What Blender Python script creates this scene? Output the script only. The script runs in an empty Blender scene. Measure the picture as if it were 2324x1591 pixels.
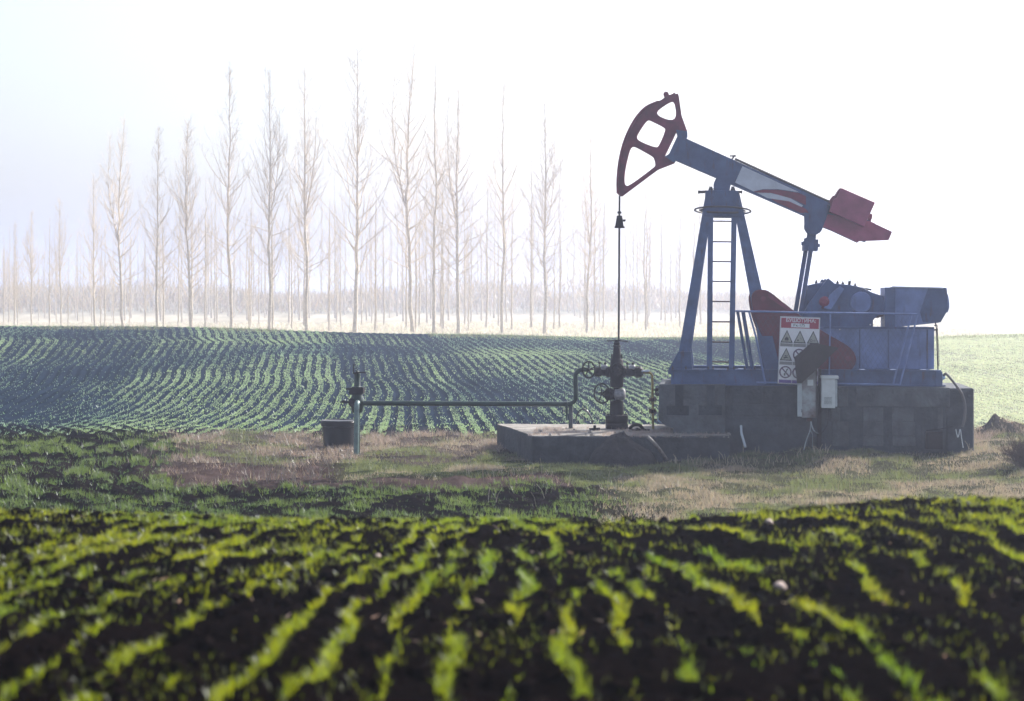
import bpy, math, random
import numpy as np
from mathutils import Vector
PI = math.pi
random.seed(7)
rng = np.random.default_rng(7)
S = bpy.context.scene
C = S.collection

# ------------------------------------------------------------------ camera, sky, sun, exposure
CZ = 2.95; FV = 4228.0; CX = 1161.5; HY = 669.0       # eye height, focal length and centre on a 2323-wide picture
cam_d = bpy.data.cameras.new('camera'); cam = bpy.data.objects.new('camera', cam_d); C.objects.link(cam)
cam.location = (0, 0, CZ); cam.rotation_euler = (PI/2, 0, 0)
cam_d.sensor_width = 36; cam_d.lens = 36*FV/2323; cam_d.shift_y = -(795.5-HY)/2323
cam_d.clip_start = .1; cam_d.clip_end = 9000
cam_d.dof.use_dof = True; cam_d.dof.focus_distance = 44; cam_d.dof.aperture_fstop = 2.0
S.camera = cam
SUN_AZ = math.radians(49); SUN_EL = math.radians(36)
w = bpy.data.worlds.new('World'); S.world = w; w.use_nodes = True
nt = w.node_tree; bg = nt.nodes['Background']
sky = nt.nodes.new('ShaderNodeTexSky'); sky.sky_type = 'NISHITA'; sky.sun_disc = False
sky.sun_elevation = SUN_EL; sky.sun_rotation = SUN_AZ; sky.dust_density = 4; sky.air_density = 1.0; sky.ozone_density = 1.5
hs = nt.nodes.new('ShaderNodeHueSaturation'); hs.inputs['Saturation'].default_value = .65
nt.links.new(sky.outputs[0], hs.inputs['Color']); nt.links.new(hs.outputs[0], bg.inputs[0])
bg.inputs[1].default_value = .12
sl = bpy.data.lights.new('sun', 'SUN'); so = bpy.data.objects.new('sun', sl); C.objects.link(so)
sl.energy = 4.6; sl.angle = math.radians(.5); sl.color = (1, .95, .86)
sdir = Vector((math.sin(SUN_AZ)*math.cos(SUN_EL), math.cos(SUN_AZ)*math.cos(SUN_EL), math.sin(SUN_EL)))
so.rotation_euler = sdir.to_track_quat('Z', 'Y').to_euler(); so.location = (20, 30, 30)
S.view_settings.view_transform = 'Standard'; S.view_settings.look = 'None'
S.view_settings.exposure = 1.08; S.view_settings.gamma = 1
HAZE_DENSITY = .0018; HAZE_ANISO = .66; HAZE_COL = (.70, .77, 1.0)
S.cycles.volume_bounces = 1; S.cycles.max_bounces = 5; S.cycles.transparent_max_bounces = 4
S.cycles.diffuse_bounces = 2; S.cycles.glossy_bounces = 2; S.cycles.transmission_bounces = 2

# ------------------------------------------------------------------ helpers
def tag(o, label=None, cat=None, group=None, kind=None):
    if label: o['label'] = label
    if cat: o['category'] = cat
    if group: o['group'] = group
    if kind: o['kind'] = kind
    return o

def mat(name, col, rough=.7, metal=0., var=.0, scale=6., bump=0., bscale=40., col2=None, spec=.4, coords='Object', wear=0, wcol=(.07, .035, .025)):
    m = bpy.data.materials.new(name); m.use_nodes = True
    t = m.node_tree; b = t.nodes['Principled BSDF']
    b.inputs['Roughness'].default_value = rough; b.inputs['Metallic'].default_value = metal
    b.inputs['Specular IOR Level'].default_value = spec
    b.inputs['Base Color'].default_value = (*col, 1)
    tc = t.nodes.new('ShaderNodeTexCoord')
    if var or col2:
        n = t.nodes.new('ShaderNodeTexNoise'); n.inputs['Scale'].default_value = scale; n.inputs['Detail'].default_value = 8
        n.inputs['Roughness'].default_value = .65
        r = t.nodes.new('ShaderNodeValToRGB')
        r.color_ramp.elements[0].position = .36; r.color_ramp.elements[1].position = .66
        c2 = col2 or tuple(min(1, c*(1+var)) for c in col)
        c1 = col if col2 else tuple(c*(1-var) for c in col)
        r.color_ramp.elements[0].color = (*c1, 1); r.color_ramp.elements[1].color = (*c2, 1)
        t.links.new(tc.outputs[coords], n.inputs['Vector']); t.links.new(n.outputs['Fac'], r.inputs['Fac'])
        t.links.new(r.outputs['Color'], b.inputs['Base Color'])
        mr = t.nodes.new('ShaderNodeMapRange'); mr.inputs['To Min'].default_value = max(.05, rough-.15); mr.inputs['To Max'].default_value = min(1, rough+.2)
        t.links.new(n.outputs['Fac'], mr.inputs['Value']); t.links.new(mr.outputs[0], b.inputs['Roughness'])
    if wear:
        mpp = t.nodes.new('ShaderNodeMapping'); mpp.inputs['Scale'].default_value = (7, 7, 1.3)
        n3 = t.nodes.new('ShaderNodeTexNoise'); n3.inputs['Scale'].default_value = 1.6; n3.inputs['Detail'].default_value = 7; n3.inputs['Roughness'].default_value = .7
        r3 = t.nodes.new('ShaderNodeValToRGB'); r3.color_ramp.elements[0].position = .56; r3.color_ramp.elements[1].position = .70
        r3.color_ramp.elements[1].color = (wear, wear, wear, 1)
        mm = t.nodes.new('ShaderNodeMixRGB'); mm.inputs[2].default_value = (*wcol, 1)
        t.links.new(tc.outputs[coords], mpp.inputs['Vector']); t.links.new(mpp.outputs[0], n3.inputs['Vector']); t.links.new(n3.outputs['Fac'], r3.inputs['Fac'])
        t.links.new(r3.outputs['Color'], mm.inputs[0]); src = b.inputs['Base Color'].links
        if src: t.links.new(src[0].from_socket, mm.inputs[1])
        else: mm.inputs[1].default_value = (*col, 1)
        t.links.new(mm.outputs[0], b.inputs['Base Color'])
    if bump:
        n2 = t.nodes.new('ShaderNodeTexNoise'); n2.inputs['Scale'].default_value = bscale; n2.inputs['Detail'].default_value = 5
        bp = t.nodes.new('ShaderNodeBump'); bp.inputs['Strength'].default_value = bump; bp.inputs['Distance'].default_value = .02
        t.links.new(tc.outputs[coords], n2.inputs['Vector']); t.links.new(n2.outputs['Fac'], bp.inputs['Height'])
        t.links.new(bp.outputs[0], b.inputs['Normal'])
    return m

def leaf_mat(name, trans=.5, rough=.5, gloss=.06, tint=(1, 1, .5)):
    m = bpy.data.materials.new(name); m.use_nodes = True; t = m.node_tree; t.nodes.clear()
    o = t.nodes.new('ShaderNodeOutputMaterial'); a = t.nodes.new('ShaderNodeAttribute'); a.attribute_name = 'Col'
    d = t.nodes.new('ShaderNodeBsdfDiffuse'); tr = t.nodes.new('ShaderNodeBsdfTranslucent'); g = t.nodes.new('ShaderNodeBsdfGlossy')
    g.inputs['Roughness'].default_value = rough; g.inputs['Color'].default_value = (.9, .95, 1, 1)
    mx = t.nodes.new('ShaderNodeMixShader'); mx.inputs[0].default_value = trans
    m2 = t.nodes.new('ShaderNodeMixShader'); m2.inputs[0].default_value = gloss
    mc = t.nodes.new('ShaderNodeMixRGB'); mc.blend_type = 'MULTIPLY'; mc.inputs[0].default_value = 1; mc.inputs[2].default_value = (*[c*1.6 for c in tint], 1)
    t.links.new(a.outputs['Color'], d.inputs['Color']); t.links.new(a.outputs['Color'], mc.inputs[1]); t.links.new(mc.outputs[0], tr.inputs['Color'])
    t.links.new(d.outputs[0], mx.inputs[1]); t.links.new(tr.outputs[0], mx.inputs[2])
    t.links.new(mx.outputs[0], m2.inputs[1]); t.links.new(g.outputs[0], m2.inputs[2]); t.links.new(m2.outputs[0], o.inputs[0])
    return m

# working frame: origin on the wellbore-beam plane at the samson post, x along the pumpjack, y away from the camera
V0 = 1640.0; D0 = 34.5
AZ = math.atan((V0-CX)/FV)
OX, OY = (V0-CX)/FV*D0, D0
ca, sa = math.cos(AZ), math.sin(AZ)
NO = OX*sa + OY*ca
def P(vx, vy, d=0.):
    t = (vx-CX)/FV
    Y = (NO+d)/(t*sa+ca); X = t*Y
    return ((X-OX)*ca-(Y-OY)*sa, d, CZ-(vy-HY)/FV*Y)
def PZ(vx, vy, z):                       # the point of a pixel lying at height z
    Y = (CZ-z)*FV/(vy-HY); X = (vx-CX)/FV*Y
    return ((X-OX)*ca-(Y-OY)*sa, (X-OX)*sa+(Y-OY)*ca, z)
def loc2w(p): return (OX+p[0]*ca+p[1]*sa, OY-p[0]*sa+p[1]*ca, p[2])
PM = FV/D0                                # picture units per metre near the pump
def cc(ax, kx, ay, ky): return lambda x, y, d=0.: P(ax+kx*x, ay+ky*y, d)
c1 = cc(1347.4, .3200, 167.3, .3200)
cw = cc(1282.3, .16353, 743.4, .16353)
cv = cc(687.6, .15188, 799.1, .15185)
cb = cc(1728.3, .2336, 687.6, .2336)
ce = cc(1793.3, .16938, 613.3, .16938)
cg = cc(1654.0, .17523, 613.3, .17523)
ct = cc(1486.7, .11683, 390.3, .11683)
cq = cc(1477.4, .16793, 836.3, .16793)
cr = cc(1858.4, .19991, 836.3, .19991)

BASE = {}
def thing(name, base, label, cat, group=None):
    o = bpy.data.objects.new(name, None); C.objects.link(o); o.empty_display_size = .2
    o.location = loc2w(base); o.rotation_euler = (0, 0, -AZ)
    BASE[o.name] = base
    return tag(o, label, cat, group)

class MB:
    def __init__(s): s.v = []; s.f = []
    def add(s, vs, fs):
        n = len(s.v); s.v += [tuple(p) for p in vs]; s.f += [tuple(i+n for i in f) for f in fs]; return s
    def box(s, a, b):
        x0, x1 = sorted((a[0], b[0])); y0, y1 = sorted((a[1], b[1])); z0, z1 = sorted((a[2], b[2]))
        return s.add([(x0,y0,z0),(x1,y0,z0),(x1,y1,z0),(x0,y1,z0),(x0,y0,z1),(x1,y0,z1),(x1,y1,z1),(x0,y1,z1)],
            [(0,3,2,1),(4,5,6,7),(0,1,5,4),(1,2,6,5),(2,3,7,6),(3,0,4,7)])
    def prism(s, pts, d0, d1):
        A = [(p[0], d0, p[2]) for p in pts]; B = [(p[0], d1, p[2]) for p in pts]; n = len(pts)
        return s.add(A+B, [tuple(range(n)), tuple(range(2*n-1, n-1, -1))]+[(i, i+n, (i+1)%n+n, (i+1)%n) for i in range(n)])
    def bar(s, a, b, wid, dep):            # rectangular bar, wid in the x-z plane, dep along y
        a = Vector(a); b = Vector(b); t = (b-a).normalized()
        side = t.cross(Vector((0, 1, 0))).normalized()*wid/2; k = t.cross(side).normalized()*dep/2
        vs = [p+i*side+j*k for p in (a, b) for i, j in ((-1,-1),(1,-1),(1,1),(-1,1))]
        return s.add(vs, [(0,1,2,3),(7,6,5,4)]+[(i, i+4, (i+1)%4+4, (i+1)%4) for i in range(4)])
    def tube(s, pts, r, n=10, cap=True):
        pts = [Vector(p) for p in pts]; rs = r if isinstance(r, (list, tuple)) else [r]*len(pts)
        rings = []; up = None
        for i, p in enumerate(pts):
            t = (pts[min(i+1, len(pts)-1)]-pts[max(i-1, 0)])
            if t.length < 1e-9: t = Vector((0, 0, 1))
            t.normalize()
            if up is None: up = Vector((0, 1, 0)) if abs(t.y) < .9 else Vector((1, 0, 0))
            e1 = (up-t*up.dot(t)).normalized(); e2 = t.cross(e1); up = e1
            rings.append([p+(e1*math.cos(2*PI*k/n)+e2*math.sin(2*PI*k/n))*rs[i] for k in range(n)])
        fs = [(i*n+k, i*n+(k+1)%n, (i+1)*n+(k+1)%n, (i+1)*n+k) for i in range(len(pts)-1) for k in range(n)]
        if cap: fs += [tuple(range(n-1, -1, -1)), tuple((len(pts)-1)*n+k for k in range(n))]
        return s.add([v for r_ in rings for v in r_], fs)
    def ring(s, c, r, rt, ax=(0, 1, 0), n=28, m=8, sx=1.):
        c = Vector(c); ax = Vector(ax).normalized(); u = ax.cross(Vector((0, 0, 1)))
        u = Vector((1, 0, 0)) if u.length < .01 else u.normalized(); v = ax.cross(u)
        vs = []
        for i in range(n):
            a = 2*PI*i/n; d = u*math.cos(a)*sx+v*math.sin(a)
            for j in range(m):
                b = 2*PI*j/m; vs.append(c+d*(r+rt*math.cos(b))+ax*rt*math.sin(b))
        return s.add(vs, [(i*m+j, i*m+(j+1)%m, ((i+1)%n)*m+(j+1)%m, ((i+1)%n)*m+j) for i in range(n) for j in range(m)])
    def lathe(s, c, prof, ax=(0, 0, 1), n=24):
        c = Vector(c); ax = Vector(ax).normalized()
        return s.tube([c+ax*h for h, r in prof], [max(r, 1e-4) for h, r in prof], n)
    def ball(s, c, r, n=12):
        return s.lathe(c, [(-r*math.cos(PI*i/8), r*math.sin(PI*i/8)) for i in range(9)], n=n)
    def each(s, name, m, parent=None, **k):          # one object per separate piece
        par = list(range(len(s.v)))
        def fd_(a):
            while par[a] != a: par[a] = par[par[a]]; a = par[a]
            return a
        for f in s.f:
            for i in f[1:]: par[fd_(i)] = fd_(f[0])
        g = {}
        for f in s.f: g.setdefault(fd_(f[0]), []).append(f)
        out = []
        for fs in g.values():
            ids = sorted({i for f in fs for i in f}); mp = {a: b for b, a in enumerate(ids)}
            mb = MB(); mb.v = [s.v[i] for i in ids]; mb.f = [tuple(mp[i] for i in f) for f in fs]; out.append(mb.build(name, m, parent, **k))
        return out
    def build(s, name, m, parent=None, smooth=False, bevel=0, label=None, world=False):
        b = (0, 0, 0); p = parent
        if p is not None:
            q = p
            while q.parent is not None: q = q.parent
            b = BASE[q.name]
        me = bpy.data.meshes.new(name)
        if p is None and not world: pts = [loc2w(v) for v in s.v]
        else: pts = [(v[0]-b[0], v[1]-b[1], v[2]-b[2]) for v in s.v]
        me.from_pydata(pts, [], s.f); me.validate()
        return finish(name, me, m, parent, smooth, bevel, label)

def finish(name, me, m, parent=None, smooth=False, bevel=0, label=None):
    me.materials.append(m)
    o = bpy.data.objects.new(name, me); C.objects.link(o)
    if parent is not None: o.parent = parent
    if smooth:
        for pl in me.polygons: pl.use_smooth = True
        md = o.modifiers.new('es', 'EDGE_SPLIT'); md.split_angle = math.radians(40)
    if bevel:
        md = o.modifiers.new('bv', 'BEVEL'); md.width = bevel; md.segments = 2; md.limit_method = 'ANGLE'
    if label: o['label'] = label
    return o

def holed(name, outer, holes, d0, d1, m, parent):      # plate with openings, from outlines
    cu = bpy.data.curves.new(name, 'CURVE'); cu.dimensions = '2D'; cu.fill_mode = 'BOTH'; cu.extrude = abs(d1-d0)/2
    q = parent
    while q.parent is not None: q = q.parent
    b = BASE[q.name]
    for pts in [outer]+holes:
        sp = cu.splines.new('POLY'); sp.points.add(len(pts)-1); sp.use_cyclic_u = True
        for i, p in enumerate(pts): sp.points[i].co = (p[0]-b[0], p[2]-b[2], 0, 1)
    tmp = bpy.data.objects.new('tmp', cu); me = bpy.data.meshes.new_from_object(tmp)
    bpy.data.objects.remove(tmp)
    dm = (d0+d1)/2-b[1]
    for v in me.vertices: x, y, z = v.co; v.co = (x, dm-z, y)
    me.name = name
    me.materials.clear()
    return finish(name, me, m, parent)

def rnd(pts, k=3):                                      # round a polyline's corners (Chaikin)
    for _ in range(k):
        q = []
        for i in range(len(pts)):
            a, b = Vector(pts[i]), Vector(pts[(i+1)%len(pts)])
            q += [tuple(a*.75+b*.25), tuple(a*.25+b*.75)]
        pts = q
    return pts
def curve(pts, n=8):                                    # catmull-rom through points
    pts = [Vector(p) for p in pts]; q = [pts[0]]+pts+[pts[-1]]; out = []
    for i in range(1, len(q)-2):
        for k in range(n):
            t = k/n; a, b, c, d = q[i-1:i+3]
            out.append(.5*((2*b)+(c-a)*t+(2*a-5*b+4*c-d)*t*t+(3*b-a-3*c+d)*t**3))
    return out+[pts[-1]]
def text_mesh(s, size, bold=0):
    cu = bpy.data.curves.new('t', 'FONT'); cu.body = s; cu.size = size; cu.align_x = 'CENTER'; cu.align_y = 'CENTER'; cu.offset = bold
    tmp = bpy.data.objects.new('tmp', cu); me = bpy.data.meshes.new_from_object(tmp); bpy.data.objects.remove(tmp)
    return me

# value noise -------------------------------------------------------
def hsh(ix, iy, seed):
    h = (ix.astype(np.int64)*374761393 + iy.astype(np.int64)*668265263 + seed*982451653) & 0xFFFFFFFF
    h = ((h ^ (h >> 13))*1274126177) & 0xFFFFFFFF
    return ((h ^ (h >> 16)) & 0xFFFF)/65535.
def vn(x, y, seed=0):
    ix = np.floor(x); iy = np.floor(y); fx = x-ix; fy = y-iy
    fx = fx*fx*(3-2*fx); fy = fy*fy*(3-2*fy)
    a = hsh(ix, iy, seed); b = hsh(ix+1, iy, seed); c = hsh(ix, iy+1, seed); d = hsh(ix+1, iy+1, seed)
    return (a+(b-a)*fx)*(1-fy)+(c+(d-c)*fx)*fy
def fbm(x, y, seed=0, o=4, g=.5):
    s = 0; a = 1; n = 0
    for i in range(o):
        s = s+a*vn(x*2**i+17*i, y*2**i-9*i, seed+i); n += a; a *= g
    return s/n
def sm(a, b, x):
    t = np.clip((x-a)/(b-a), 0, 1); return t*t*(3-2*t)

# ------------------------------------------------------------------ terrain
def H(x, y):
    x = np.asarray(x, float); y = np.asarray(y, float)
    tt = x/np.maximum(y, 6)
    crest = 1.26+.17*sm(.08, .24, tt)+.06*sm(-.10, -.26, tt)
    fg = np.interp(y, [-40, 0, 4, 7, 10, 12.5, 14, 15, 17, 20, 24, 30], [1.2, 1.45, 1.48, 1.45, 1.40, 1.32, 1.24, 1.12, .75, .25, .03, 0])
    z = fg+(crest-1.26)*np.interp(y, [6, 13, 14, 20], [0, 1, 1, 0])
    ridge = 1.55-.50*sm(-.25, .05, tt)+.0*tt+.12*sm(.18, .30, tt)
    und = .035*np.sin(y*.33+x*.12)+.02*np.sin(y*.6-x*.31+1.3)+.04*np.sin(x*.5+y*.1)+.10*(fbm(x*.12, y*.07, 12, 2)-.5)
    hs_ = np.clip((y-37.5)/45, 0, 1)
    hill = ridge*(1.28*hs_-.28*hs_**3*np.ones_like(y)).clip(0, 1)*(1-sm(82, 108, y)) + .28*sm(82, 108, y)
    z = z+hill+und*sm(42, 52, y)*(1-sm(84, 100, y))*(.5+.5*sm(60, 76, 140-y))
    z = z+.25*(fbm(x*.05, y*.05, 5)-.5)*sm(100, 140, y)
    far = sm(500, 2600, y)
    z = z+far*(5+5*sm(.05, -.3, tt)+6*(fbm(x*.0016, y*.0012, 9)-.5))
    # mounds beside the slab, the soil bank by the foundation and the low bank behind the right end
    mid = sm(24, 27, y)*(1-sm(40, 44, y))
    z = z+mid*(.14*(fbm(x*.6, y*.6, 3)-.5)+.10*(fbm(x*1.9, y*1.9, 4)-.5))
    z = z+.12*np.exp(-((x-4.3)/.8)**2-((y-33.0)/.7)**2)+.15*sm(30.2, 32.6, y)*sm(37, 35, y)*sm(4.6, 5.4, x)*sm(11.5, 9.5, x)
    z = z+(.26*np.exp(-((x-10.1)/.40)**2-((y-38.6)/.4)**2)+.12*np.exp(-((x-10.6)/.9)**2-((y-38.2)/.7)**2))*(.4+1.2*fbm(x*4, y*4, 19, 4))
    return z
FY = np.array([5, 7, 9, 11, 12.5, 14, 16.])
FU = np.array([-6, -3.5, -1.82, -.65, .15, 1.35, 1.95, 3., 6.])
FT = np.array([[-6,-6,-5.8,-5.2,-4.9,-4.6,-4.2], [-3.5,-3.5,-3.3,-2.8,-2.6,-2.3,-2], [-1.82,-1.82,-1.73,-1.34,-1.18,-1.0,-.8],
 [-.65,-.65,-.64,-.47,-.4,-.3,-.2], [.1,.15,.2,.25,.2,.05,-.1], [1.4,1.35,1.25,.95,.55,-.1,-.5], [1.9,1.95,2.08,2.1,1.8,1.1,.5],
 [2.9,3,3.15,3.2,3.0,2.4,1.8], [6,6,6.1,6.1,5.9,5.4,5]])
def fgx(u, y):                                          # plan position of the near drill rows
    y = np.asarray(y, float); cols = np.array([np.interp(y, FY, FT[i]) for i in range(len(FU))])
    i = int(np.clip(np.searchsorted(FU, u)-1, 0, len(FU)-2)); t = (u-FU[i])/(FU[i+1]-FU[i])
    return cols[i]*(1-t)+cols[i+1]*t + .03*np.sin(y*2.1+u*3)+.025*np.sin(y*5.3+u*7)
def row_u(x, y):                                        # cross-row coordinate of the field behind
    wob = .075*np.sin(y*.36+.5*np.sin(x*.2))+.040*np.sin(y*.72+x*.12+1)+.012*np.sin(y*1.7+x*.4)+.55*(fbm(x*.09, y*.045, 21, 2)-.5)
    bend = .026*np.clip(46-y, 0, 20)**2*sm(0, -9, x)
    return x+(.098+.0095*np.clip(-x-6.5, 0, 12))*(y-60)+wob*sm(40, 50, y)+bend
def veg(x, y):                                          # what covers the level ground between
    vx = CX+FV*x/y; vy = HY+FV*CZ/y
    n = fbm(x*.8, y*.35, 31)-.5; n2 = 1.5*(fbm(x*2.2, y*1.1, 37)-.5)+.8*(fbm(x*6, y*3, 38)-.5)
    b1 = sm(290, 420, vx+n*260+n2*60)                    # 0 wheat on the left, 1 rough ground
    yy = vy+n*26+n2*14
    back = sm(998, 986, vy+n2*16+n*8)                    # the hill field
    dry = sm(985, 992, yy)*(1-sm(1048, 1062, yy-8*sm(1300, 1700, vx)))
    grn = sm(1044, 1056, yy)*(1-sm(1082, 1094, yy-80*sm(1250, 1600, vx)))*sm(700, 840, vx+n*120)
    drk = sm(1052, 1066, yy)*(1-sm(1100, 1116, yy))*(1-grn)*(1-sm(1350, 1560, vx+n*200))
    wht = 1-b1*(1-sm(1098, 1114, yy)*(1-sm(1250, 1450, vx+n*150)))
    return b1, back, dry, grn, drk, wht

def build_terrain():
    ys = np.concatenate([np.linspace(-40, 4.5, 18), np.arange(5, 15, .025), np.arange(15, 24, .1), np.arange(24, 41, .06), np.arange(41, 86, .1),
                         np.arange(86, 150, 1.), np.geomspace(150, 6500, 50)])
    a = np.linspace(-.34, .34, 640); o1 = np.geomspace(.35, 3.2, 28)
    ts = np.concatenate([-o1[::-1], a, o1])
    Yg, T = np.meshgrid(ys, ts, indexing='ij'); X = T*np.maximum(Yg, 6)
    Z = H(X, Yg)
    fgm = sm(15.5, 13.5, Yg)*sm(3, 5, Yg)
    cl = fbm(X*5, Yg*5, 51, 5, .62); cl2 = vn(X*14, Yg*14, 57)
    Z += fgm*(.10*(cl-.5)+.05*np.clip(cl2-.55, 0, 1)+.10*(fbm(X*1.3, Yg*1.3, 59, 3)-.5))
    u = row_u(X, Yg); ph = np.cos(2*PI*u/.30)
    fm = sm(38, 42, Yg)*sm(86, 82, Yg)
    Z += fm*(.022*ph+.03*(fbm(X*3, Yg*3, 61, 3)-.5))
    b1, back, dry, grn, drk, wht = veg(X, np.maximum(Yg, 5))
    Z += sm(24, 26, Yg)*sm(41, 39, Yg)*(.07*(fbm(X*5, Yg*5, 63, 3)-.5)+wht*.035*np.cos(2*PI*(X*.92+Yg*.4+.6*np.sin(Yg*.5))/.42))
    n = fbm(X*3, Yg*3, 71, 4)[..., None]; nb = fbm(X*.6, Yg*.6, 73, 3)[..., None]
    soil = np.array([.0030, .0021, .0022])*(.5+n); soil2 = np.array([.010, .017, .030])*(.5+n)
    dryc = np.array([.055, .045, .040])*(.5+n); grc = np.array([.045, .052, .026])*(.5+n)
    col = np.broadcast_to(soil, X.shape+(3,)).copy()
    def mixc(m, c): nonlocal col; m = m[..., None]; col = col*(1-m)+c*m
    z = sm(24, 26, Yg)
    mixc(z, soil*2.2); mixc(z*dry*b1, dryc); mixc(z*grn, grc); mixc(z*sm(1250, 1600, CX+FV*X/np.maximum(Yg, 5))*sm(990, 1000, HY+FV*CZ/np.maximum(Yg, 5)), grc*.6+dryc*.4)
    mixc(z*drk*b1, np.array([.05, .036, .034])*(.5+n))
    mixc(sm(38, 41, Yg), soil2)  # hill soil tinted bluish, haze put into its colour
    rightf = sm(.16, .235, X/np.maximum(Yg, 6))*sm(40, 44, Yg)
    mixc(rightf*.85, np.array([.24, .25, .19])*(.6+.8*nb))  # haze and glare on the right paled into the ground colour
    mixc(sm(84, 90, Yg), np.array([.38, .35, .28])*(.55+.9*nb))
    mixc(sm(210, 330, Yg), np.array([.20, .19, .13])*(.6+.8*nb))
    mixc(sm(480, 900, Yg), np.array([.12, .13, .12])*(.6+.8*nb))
    ny, nx = X.shape
    me = bpy.data.meshes.new('ground')
    me.vertices.add(nx*ny); me.vertices.foreach_set('co', np.stack([X, Yg, Z], -1).astype(np.float32).ravel())
    idx = np.arange(nx*ny).reshape(ny, nx)
    q = np.stack([idx[:-1, :-1], idx[:-1, 1:], idx[1:, 1:], idx[1:, :-1]], -1).reshape(-1, 4).astype(np.int32)
    me.loops.add(q.size); me.loops.foreach_set('vertex_index', q.ravel())
    me.polygons.add(len(q)); me.polygons.foreach_set('loop_start', np.arange(0, q.size, 4, dtype=np.int32))
    me.polygons.foreach_set('use_smooth', np.ones(len(q), bool))
    ca_ = me.color_attributes.new('Col', 'FLOAT_COLOR', 'POINT')
    ca_.data.foreach_set('color', np.concatenate([col, np.ones((ny, nx, 1))], -1).astype(np.float32).ravel())
    me.update(); me.validate()
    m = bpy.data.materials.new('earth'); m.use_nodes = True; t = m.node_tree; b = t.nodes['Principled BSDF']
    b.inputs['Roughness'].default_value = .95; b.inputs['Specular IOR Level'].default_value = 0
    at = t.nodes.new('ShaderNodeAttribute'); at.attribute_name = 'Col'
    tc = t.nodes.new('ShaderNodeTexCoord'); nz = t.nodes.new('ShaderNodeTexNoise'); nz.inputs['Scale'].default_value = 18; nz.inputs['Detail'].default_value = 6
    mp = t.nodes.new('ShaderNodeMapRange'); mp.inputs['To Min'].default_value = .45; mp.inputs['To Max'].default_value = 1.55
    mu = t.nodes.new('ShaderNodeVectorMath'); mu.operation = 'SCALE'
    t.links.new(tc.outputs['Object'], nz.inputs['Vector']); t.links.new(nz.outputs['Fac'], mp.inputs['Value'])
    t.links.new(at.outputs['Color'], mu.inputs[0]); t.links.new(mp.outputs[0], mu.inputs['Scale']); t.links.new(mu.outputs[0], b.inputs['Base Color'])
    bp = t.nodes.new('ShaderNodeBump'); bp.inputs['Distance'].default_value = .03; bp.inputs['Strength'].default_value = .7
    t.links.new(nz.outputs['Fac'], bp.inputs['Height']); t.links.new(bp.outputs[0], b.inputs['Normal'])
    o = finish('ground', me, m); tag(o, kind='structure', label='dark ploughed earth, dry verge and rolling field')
    return o
build_terrain()

def blades(name, x, y, h, wd, col, m, lean=.5, seg=1, z0=None, label=None, cat=None, tuft=1, spread=.01, jit=.25):
    """many leaf blades as one mesh; seg=1 one triangle each, seg=2 bent blade"""
    if tuft > 1:
        x = np.repeat(x, tuft)+rng.normal(0, spread, len(x)*tuft); y = np.repeat(y, tuft)+rng.normal(0, spread, len(y)*tuft)
        h = np.repeat(h, tuft); wd = np.repeat(wd, tuft); col = np.repeat(col, tuft, 0)
    n = len(x); z = (H(x, y) if z0 is None else z0)-.012
    h = h*rng.uniform(.55, 1.2, n); a = rng.uniform(0, 2*PI, n); b = rng.uniform(0, 2*PI, n); ln = h*lean*rng.uniform(.1, 1., n)
    dx, dy = np.cos(a)*wd/2, np.sin(a)*wd/2; lx, ly = np.cos(b)*ln, np.sin(b)*ln
    B0 = np.stack([x-dx, y-dy, z], -1); B1 = np.stack([x+dx, y+dy, z], -1); T = np.stack([x+lx, y+ly, z+h], -1)
    if seg == 1:
        V = np.stack([B0, B1, T], 1); k = 3; tri = np.array([[0, 1, 2]])
    else:
        M0 = np.stack([x-dx*.8+lx*.3, y-dy*.8+ly*.3, z+h*.6], -1); M1 = np.stack([x+dx*.8+lx*.3, y+dy*.8+ly*.3, z+h*.6], -1)
        V = np.stack([B0, B1, M0, M1, T], 1); k = 5; tri = np.array([[0, 1, 3], [0, 3, 2], [2, 3, 4]])
    F = (np.arange(n)[:, None, None]*k+tri[None]).reshape(-1, 3).astype(np.int32)
    me = bpy.data.meshes.new(name); me.vertices.add(n*k); me.vertices.foreach_set('co', V.astype(np.float32).ravel())
    me.loops.add(F.size); me.loops.foreach_set('vertex_index', F.ravel()); me.polygons.add(len(F))
    me.polygons.foreach_set('loop_start', np.arange(0, F.size, 3, dtype=np.int32))
    cj = col*rng.uniform(1-jit, 1+jit, (n, 1))*rng.uniform(.92, 1.08, (n, 3))
    cv_ = np.concatenate([np.repeat(cj, k, 0), np.ones((n*k, 1))], -1)
    ca_ = me.color_attributes.new('Col', 'FLOAT_COLOR', 'POINT'); ca_.data.foreach_set('color', cv_.astype(np.float32).ravel())
    me.update()
    o = finish(name, me, m); tag(o, label, cat, kind='stuff'); return o

M_wheat = leaf_mat('wheat_leaf', .62, .45, .05, (1.0, 1.0, .35))
M_field = leaf_mat('field_leaf', .5, .5, .06, (1, 1, .8))
M_dry = leaf_mat('dry_leaf', .45, .5, .08, (1, .95, .85))

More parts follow.
